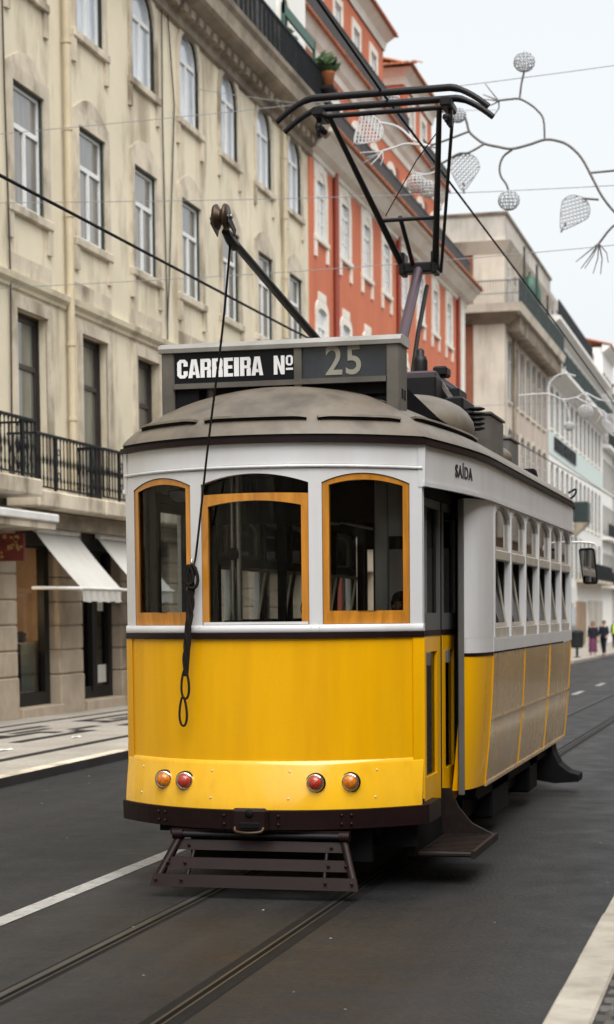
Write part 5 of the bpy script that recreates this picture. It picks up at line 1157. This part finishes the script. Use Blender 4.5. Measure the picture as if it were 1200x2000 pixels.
for (x, y) in ((-.77, .85), (.55, 3.4), (-.55, 4.8)):
    l_ = MB().lathe([(.05,2.985),(.05,2.96),(.012,2.95),(.012,2.82),(.10,2.805),(.10,2.79)], (x,y,0), n=16).build('ceiling_lamp', MT['greym'], tram); MB().lathe([(.095,2.79),(.08,2.75),(.04,2.725),(.001,2.72)], (x,y,0), n=16).build('lamp_globe', MT['lampglass'], l_)
for s_ in (-1, 1): MB().cyl((s_*.5, 2.3, 2.75), (s_*.5, 8.4, 2.75), .015, 8).build('grab_rail', MT['steel'], tram)
# ---------------------------------------------------------------- overhead wires
def wire(name, pts, r, m, label, cat='wire', group=None):
    return MB().tube(pts, r, 6).build(name, m, None, origin=tuple(pts[0]), label=label, category=cat, group=group)
wire('contact_wire', [(-3.39, -8, 6.60), (-3.39, 14, 6.57), (-3.39, 16.5, 6.52), (-3.39, 30, 6.52), (-3.40, 60, 6.35), (-3.4, 160, 6.2)], .012, MT['wire'], 'black overhead contact wire running above the tram pantograph')
wire('contact_wire', [(-7.3, 0, 6.05), (-7.3, 17, 6.18), (-7.3, 28, 6.33), (-7.3, 55, 6.9), (-7.3, 90, 7.3), (-7.3, 160, 7.3)], .018, MT['wire'], 'black cable sloping in front of the cream facade')
for k, (a, b) in enumerate((((-13, 30, 10.15), (4.2, 30, 10.95)), ((-13, 30, 9.0), (4.2, 30, 8.65)), ((-13, 30, 7.55), (4.2, 30, 8.05)), ((-13, 44, 6.9), (4.2, 44, 7.1)), ((-13, 41.5, 14.0), (-6.0, 41.5, 13.0)))):
    p = [Vector(a).lerp(Vector(b), t/12) - Vector((0,0,.18*sin(pi*t/12))) for t in range(13)]
    wire('span_wire', p, .006, MT['thin_wire'], ['topmost thin grey span wire carrying the light decoration', 'middle thin grey span wire behind the light decoration', 'lowest thin grey span wire under the light decoration', 'thin grey span wire holding the farther decoration', 'short thin wire crossing the arched windows of the cream facade'][k], 'wire', 'span wires')
# ---------------------------------------------------------------- light decorations hung across the street
def deco(name, Y, label, tubes, balls, leaves, tassels, mtube, net=None):
    net = net or MT['deco_net']
    r_ = thing(name, (-4, Y, 9), label, 'decoration', 'street light decorations')
    for i, (pts, sm) in enumerate(tubes):
        P = smooth_path([(x, Y+.03*sin(x*5+i), z) for x, z in pts], 4); MB().tube(P, sm, 6).build('branch', mtube, r_)
    for (x, z, rad) in balls:
        b = MB()
        for k in range(7):
            a = pi*k/7; b.tube([(x+rad*cos(a)*cos(2*pi*i/18), Y+rad*sin(a)*cos(2*pi*i/18), z+rad*.9*sin(2*pi*i/18)) for i in range(18)], .0085, 4, closed=True)
        for h in (-.7, -.35, 0, .35, .7):
            rr_ = rad*sqrt(1-h*h); b.tube([(x+rr_*cos(2*pi*i/18), Y+rr_*sin(2*pi*i/18), z+rad*.9*h) for i in range(18)], .0085, 4, closed=True)
        b.build('wire_ball', net, r_)
    for (cx, cz, hw_, hh, rot) in leaves:                     # teardrop lattice, tip down before turning by rot
        ca, sa = cos(rot), sin(rot); T = lambda u, v, d=0: (cx+u*ca-v*sa, Y+d, cz+u*sa+v*ca)
        def half(v): t = (v+hh)/(2*hh); return hw_*sqrt(max(0., 1-((t-.62)/(.38 if t > .62 else .62))**2))*(1 if t > .62 else (.35+.65*t/.62))
        edge = [(half(v), v) for v in xs(-hh, hh, 16)] + [(-half(v), v) for v in xs(hh, -hh, 16)[1:-1]]
        MB().tube([T(u, v) for u, v in edge], .012, 5, closed=True).build('leaf_rim', net, r_)
        b = MB(); stp = hw_/3.6
        for sgn in (-1, 1):
            c_ = -2.2*hh
            while c_ < 2.2*hh:
                run_ = []
                for v in xs(-hh, hh, 40):
                    u = sgn*(v-c_)*.9
                    if abs(u) <= half(v): run_.append((u, v))
                if len(run_) > 1:
                    (u0, v0), (u1, v1) = run_[0], run_[-1]; w_ = stp*.17; d_ = .012*sgn
                    t = Vector((u1-u0, v1-v0)).normalized(); n_ = Vector((-t.y, t.x))*w_
                    pts = [(u0+n_.x, v0+n_.y), (u1+n_.x, v1+n_.y), (u1-n_.x, v1-n_.y), (u0-n_.x, v0-n_.y)]
                    A = [T(u, v, d_-.004) for u, v in pts]; B = [T(u, v, d_+.004) for u, v in pts]; b.ngon(A); b.ngon(B)
                    for i in range(4): b.quad(A[i], A[(i+1) % 4], B[(i+1) % 4], B[i])
                c_ += stp*1.25
        b.build('leaf_net', net, r_, fix=False)
        MB().tube([T(0, -hh*.55), T(.02, -hh*1.12)], .016, 6).build('leaf_clip', MT['deco'], r_)
    for (o, tips) in tassels:
        for k, (x, z) in enumerate(tips): MB().tube([(o[0], Y, o[1]), ((o[0]+x)/2+.01*k, Y+.06*sin(k*2.1), (o[1]+z)/2), (x, Y+.12*sin(k*2.1), z)], [.013,.010,.007], 5).build('tassel_ray', mtube, r_)
    return r_
main = [(-1.9,7.7),(-2.38,8.13),(-2.63,8.43),(-2.78,8.71),(-2.97,9.07),(-3.18,9.29),(-3.37,9.38),(-3.56,9.41),(-3.81,9.34),(-4.08,9.29),(-4.3,9.34),(-4.52,9.41),(-4.65,9.5),(-4.77,9.62),(-4.81,9.76),(-4.85,9.89)]
deco('light_decoration', 30, 'large leafless branch decoration with wire balls and lattice leaves against the sky',
    [(main, .021), ([(-3.56,9.41),(-3.58,9.73),(-3.69,9.89),(-3.81,9.99),(-3.96,10.07),(-4.11,10.07),(-4.29,10.06)], .017), ([(-3.96,10.07),(-3.93,10.31),(-3.89,10.48)], .018), ([(-4.08,9.29),(-4.22,9.19),(-4.28,9.03),(-4.26,8.88),(-4.18,8.76),(-4.14,8.65)], .018), ([(-4.52,9.41),(-4.77,9.28),(-4.94,9.27),(-5.16,9.17),(-5.41,9.07)], .018), ([(-4.77,9.62),(-5.1,9.51),(-5.4,9.44)], .018), ([(-2.86,8.83),(-2.3,8.86),(-1.8,8.9)], .018), ([(-2.7,8.41),(-2.95,8.44)], .018), ([(-1.9,7.75),(-2.38,8.03),(-2.7,7.73)], .018)],
    [(-3.88,10.64,.168), (-4.13,8.49,.172), (-4.95,9.89,.13)], [(-4.85,8.98,.245,.30,-.08), (-3.12,8.22,.245,.30,-.62)],
    [((-4.29,10.06), [(-4.51,10.35),(-4.56,10.21),(-4.53,10.08),(-4.52,9.98),(-4.38,9.87)]), ((-2.7,7.73), [(-3.06,7.46),(-2.99,7.37),(-2.91,7.33),(-2.79,7.26),(-2.68,7.26),(-2.54,7.4)])], MT['deco'])
deco('light_decoration', 30.3, 'whitish branch decoration with lattice leaf hanging before the terracotta attic',
    [([(-6.28,9.94),(-6.0,9.86),(-5.75,9.63)], .018), ([(-5.3,9.47),(-5.63,9.53),(-5.86,9.57),(-6.06,9.53),(-6.26,9.49)], .018), ([(-5.72,9.09),(-5.53,9.05),(-5.35,9.10)], .016), ([(-5.75,9.63),(-5.5,9.52),(-5.3,9.47)], .018)],
    [(-6.11,10.32,.14), (-5.69,8.92,.16), (-5.50,8.82,.15)], [(-6.52,9.81,.25,.27,-.9)], [((-6.26,9.48), [(-6.63,9.48),(-6.6,9.34),(-6.43,9.25),(-6.29,9.26),(-6.54,9.42)])], MT['deco_lit'], MT['deco_lit'])
deco('light_decoration', 46, 'white branch decoration with wire ball farther down the street, before the mint facade',
    [([(-6.1,7.24),(-5.76,7.26),(-5.34,7.25),(-5.02,7.11),(-4.68,7.15),(-4.44,7.25),(-4.44,6.99)], .02), ([(-5.36,7.25),(-5.35,7.47),(-5.19,7.67),(-4.97,7.74),(-4.7,7.67)], .02), ([(-4.97,7.74),(-4.95,7.91)], .016), ([(-4.68,7.15),(-4.46,7.02),(-4.09,6.83),(-3.88,6.67),(-3.5,6.5)], .02), ([(-4.44,7.25),(-4.1,7.07),(-3.76,7.02),(-3.3,7.05)], .02), ([(-5.02,7.11),(-4.9,6.9),(-4.85,6.6)], .016)],
    [(-4.46,6.79,.19), (-4.85,6.45,.12)], [(-3.81,6.44,.22,.28,.2)], [((-4.0,6.8), [(-4.2,6.5),(-4.05,6.45),(-3.95,6.5)])], MT['deco_lit'], MT['deco_lit'])
# ---------------------------------------------------------------- people
def skin_body(name, joints, edges, m, parent, root_i=0, sub=2):
    me = bpy.data.meshes.new(name); me.from_pydata([j[0] for j in joints], edges, []); o = bpy.data.objects.new(name, me); COL.objects.link(o); o.parent = parent
    sk = o.modifiers.new('skin', 'SKIN'); sk.use_smooth_shade = True; sv = me.skin_vertices[0].data if me.skin_vertices else None
    if sv is None: me.skin_vertices.new() if hasattr(me.skin_vertices, 'new') else None; sv = me.skin_vertices[0].data
    for i, j in enumerate(joints): r = j[1]; sv[i].radius = (r if isinstance(r, tuple) else (r, r)); sv[i].use_root = (i == root_i)
    sb = o.modifiers.new('sub', 'SUBSURF'); sb.levels = sub; sb.render_levels = sub
    me.materials.append(m); ORG[o.name] = (0,0,0); return o
def person(loc, label, rotz, h, hair, top, bottom, skirt=False, vest=False, group=None, walk=.0, seated=False, armbend=.0):
    p = thing('person', loc, label, 'person', group); ORG[p.name] = (0,0,0); p.rotation_euler = (0,0,rotz); k = h/1.7
    V = lambda x, y, z: (x*k, y*k, z*k)
    lz = .93
    if not seated: legs = [(V(.09,0,.90), .085*k), (V(.10,-.05-walk*.5,.50), .062*k), (V(.10,.02-walk,.09), .042*k), (V(.10,-.13-walk,.04), .036*k), (V(-.09,0,.90), .085*k), (V(-.10,.02+walk*.4,.50), .062*k), (V(-.10,.10+walk,.10), .042*k), (V(-.10,-.04+walk,.04), .036*k)]
    else: legs = [(V(.09,0,.90), .085*k), (V(.11,-.42,.90), .066*k), (V(.11,-.42,.48), .045*k), (V(.11,-.55,.44), .036*k), (V(-.09,0,.90), .085*k), (V(-.11,-.42,.90), .066*k), (V(-.11,-.42,.48), .045*k), (V(-.11,-.55,.44), .036*k)]
    J = [(V(0,0,.95), (.14*k,.10*k)), (V(0,0,1.12), (.13*k,.095*k)), (V(0,-.01,1.30), (.155*k,.105*k)), (V(0,0,1.43), (.10*k,.07*k)), (V(0,-.005,1.49), .048*k), (V(0,-.02,1.55), .058*k), (V(0,-.02,1.61), (.078*k,.095*k)), (V(0,-.01,1.67), (.07*k,.082*k)),
         (V(.17,0,1.40), .062*k), (V(.23,.02,1.14), .046*k), (V(.23,-.10-armbend,.95+armbend*.4), .036*k), (V(.22,-.15-armbend*1.2,.86+armbend*.7), .03*k),
         (V(-.17,0,1.40), .062*k), (V(-.23,.02,1.14), .046*k), (V(-.24,-.06-armbend,.94+armbend*.3), .036*k), (V(-.235,-.10-armbend*1.2,.84+armbend*.6), .03*k)] + legs
    E_ = [(0,1),(1,2),(2,3),(3,4),(4,5),(5,6),(6,7),(3,8),(8,9),(9,10),(10,11),(3,12),(12,13),(13,14),(14,15),(0,16),(16,17),(17,18),(18,19),(0,20),(20,21),(21,22),(22,23)]
    body = skin_body('body', J, E_, MT['skin'], p)
    # fingers
    for s_, w in ((1, J[11][0]), (-1, J[15][0])):
        b = MB()
        for f in range(4): b.tube([(w[0]+(f-1.5)*.016*k, w[1]-.005, w[2]), (w[0]+(f-1.5)*.018*k, w[1]-.015*k, w[2]-.05*k), (w[0]+(f-1.5)*.017*k, w[1]-.03*k, w[2]-(.085-.008*abs(f-1.4))*k)], .009*k, 5)
        b.tube([(w[0]-s_*.02*k, w[1]-.01*k, w[2]+.01*k), (w[0]-s_*.04*k, w[1]-.03*k, w[2]-.03*k)], .010*k, 5); b.build('fingers', MT['skin'], p)
    face = MB(); face.ball(V(0,-.122,1.605), .012*k, .018*k, .018*k, 8, 6)
    for s_ in (-1,1): face.ball(V(s_*.082,-.01,1.61), .010*k, .02*k, .028*k, 8, 6)
    face.build('nose_and_ears', MT['skin'], p)
    ey = MB()
    for s_ in (-1,1): ey.ball(V(s_*.032,-.108,1.635), .012*k, .008*k, .007*k, 8, 5)
    ey.ball(V(0,-.112,1.565), .024*k, .006*k, .006*k, 8, 5); ey.build('eyes_and_mouth', MT['hair_dk'], p)
    hr = MB(); rows = []
    for i in range(9):
        a = pi/2 - (pi*.62)*i/8; rows.append([((.098*cos(a)*cos(t))*k, (-.005+.118*cos(a)*sin(t) + .02)*k, (1.625+.115*sin(a) - (.10 if (hair[1] and i > 5) else 0)*(i-5)/3)*k) for t in [radians(-20+220*j/14) for j in range(15)]])
    hr.grid(rows, True); hr.ball(V(0,.02,1.675), .092*k, .108*k, .075*k, 14, 8); hr.build('hair', MT[hair[0]], p, fix=False)
    def garment(prof, m, nm, dy=0.):
        rows = [[(rx*cos(2*pi*j/20)*k, (dy+ry*sin(2*pi*j/20)+yo)*k, z*k) for j in range(20)] for rx, ry, z, yo in prof]
        return MB().grid(rows, True, True).build(nm, MT[m], p, fix=False)
    garment([(.085,.075,1.465,0),(.16,.10,1.42,0),(.20,.13,1.36,0),(.195,.135,1.25,0),(.17,.125,1.10,0),(.185,.135,.95,0),(.20,.145,.80 if not seated else .9,0),(.19,.135,.80 if not seated else .9,0)], top, 'jacket')
    for s_, idx in ((1,(8,9,10)), (-1,(12,13,14))):
        MB().tube([Vector(J[8 if s_ > 0 else 12][0])+Vector((-.04*s_*k,0,.01*k))]+[J[i][0] for i in idx[0:]], [.075*k,.078*k,.062*k,.05*k], 10).build('sleeve', MT[top], p)
    if skirt: garment([(.17,.125,.98,0),(.20,.15,.80,0),(.21,.16,.5,-.01),(.23,.18,.18,-.01),(.225,.175,.16,-.01)], bottom, 'skirt')
    else:
        for q in (16, 20): MB().tube([J[q][0], J[q+1][0], J[q+2][0]], [.105*k,.078*k,.062*k], 10).build('trouser_leg', MT[bottom], p)
    for q in (18, 22):
        a = J[q][0]; MB().ball((a[0], a[1]-.05*k, .035*k if not seated else a[2]-.05*k), .045*k, .115*k, .04*k, 10, 6).build('shoe', MT['shoe'], p)
    if vest: garment([(.09,.085,1.46,0),(.17,.11,1.42,0),(.215,.145,1.34,0),(.205,.145,1.15,0),(.205,.15,.92,0)], 'hivis', 'vest'); MB().ball(V(0,0,1.70), .105*k, .12*k, .07*k, 14, 8).build('cap', MT['white_metal'], p)
    return p
gz = lambda y: g(y)+.12
person((-8.62, 93.0, gz(93)), 'red-haired woman in dark jacket and long plum skirt on the far pavement', .15, 1.66, ('hair_red', True), 'coat_dk', 'skirt', skirt=True, walk=.06)
person((-8.12, 93.4, gz(93)), 'dark-haired person in black clothes walking beside the plum skirt', -.25, 1.68, ('hair_dk', False), 'navy', 'navy', walk=.16, armbend=.1)
person((-9.12, 113.0, gz(113)), 'person in yellow high-visibility vest and white cap at the right frame edge', .2, 1.78, ('hair_dk', False), 'navy', 'trousers', vest=True)
for (x, y, lab, hh_) in ((TX-.12, TY+3.25, 'dark silhouetted passenger seated behind the middle front window', 1.62), (TX-.62, TY+4.1, 'dark silhouetted passenger deeper inside, left of the handrail', 1.6), (TX+.62, TY+5.2, 'dark silhouetted passenger on the right-hand seats', 1.62)):
    person((x+ (.5 if 'middle' in lab else 0), y, .42), lab, 0, hh_, ('hair_dk', False), 'navy', 'trousers', seated=True, group='tram passengers', armbend=.12)
# scarf on the first woman is drawn as its own piece
# ---------------------------------------------------------------- street furniture
bn = thing('litter_bin', (-8.75, 86.5, gz(86.5)), 'dark litter bin on a post at the far pavement edge', 'bin')
o = (-8.75, 86.5, gz(86.5)); MB().cyl(o, (o[0], o[1], o[2]+.62), .06, 10).build('post', MT['binmat'], bn); MB().lathe([(.001,0),(.16,0),(.17,.01),(.17,.03),(.06,.05)], o, n=14).build('foot', MT['binmat'], bn)
MB().lathe([(.001,.45),(.24,.45),(.29,.55),(.31,1.15),(.33,1.18),(.31,1.22),(.2,1.28),(.001,1.30)], o, n=16).build('drum', MT['binmat'], bn)
b0 = thing('street_cabinet', (-12.55, 37.0, .12), 'slim dark panel leaning at the pier beside the tram front corner', 'cabinet')
MB().bbox(-12.75, -12.55, 36.2, 36.5, .12, 1.55, .02).build('cabinet_body', MT['shop_black'], b0); MB().bbox(-12.76, -12.54, 36.19, 36.51, 1.551, 1.60, .015).build('cabinet_lid', MT['shop_black'], b0)
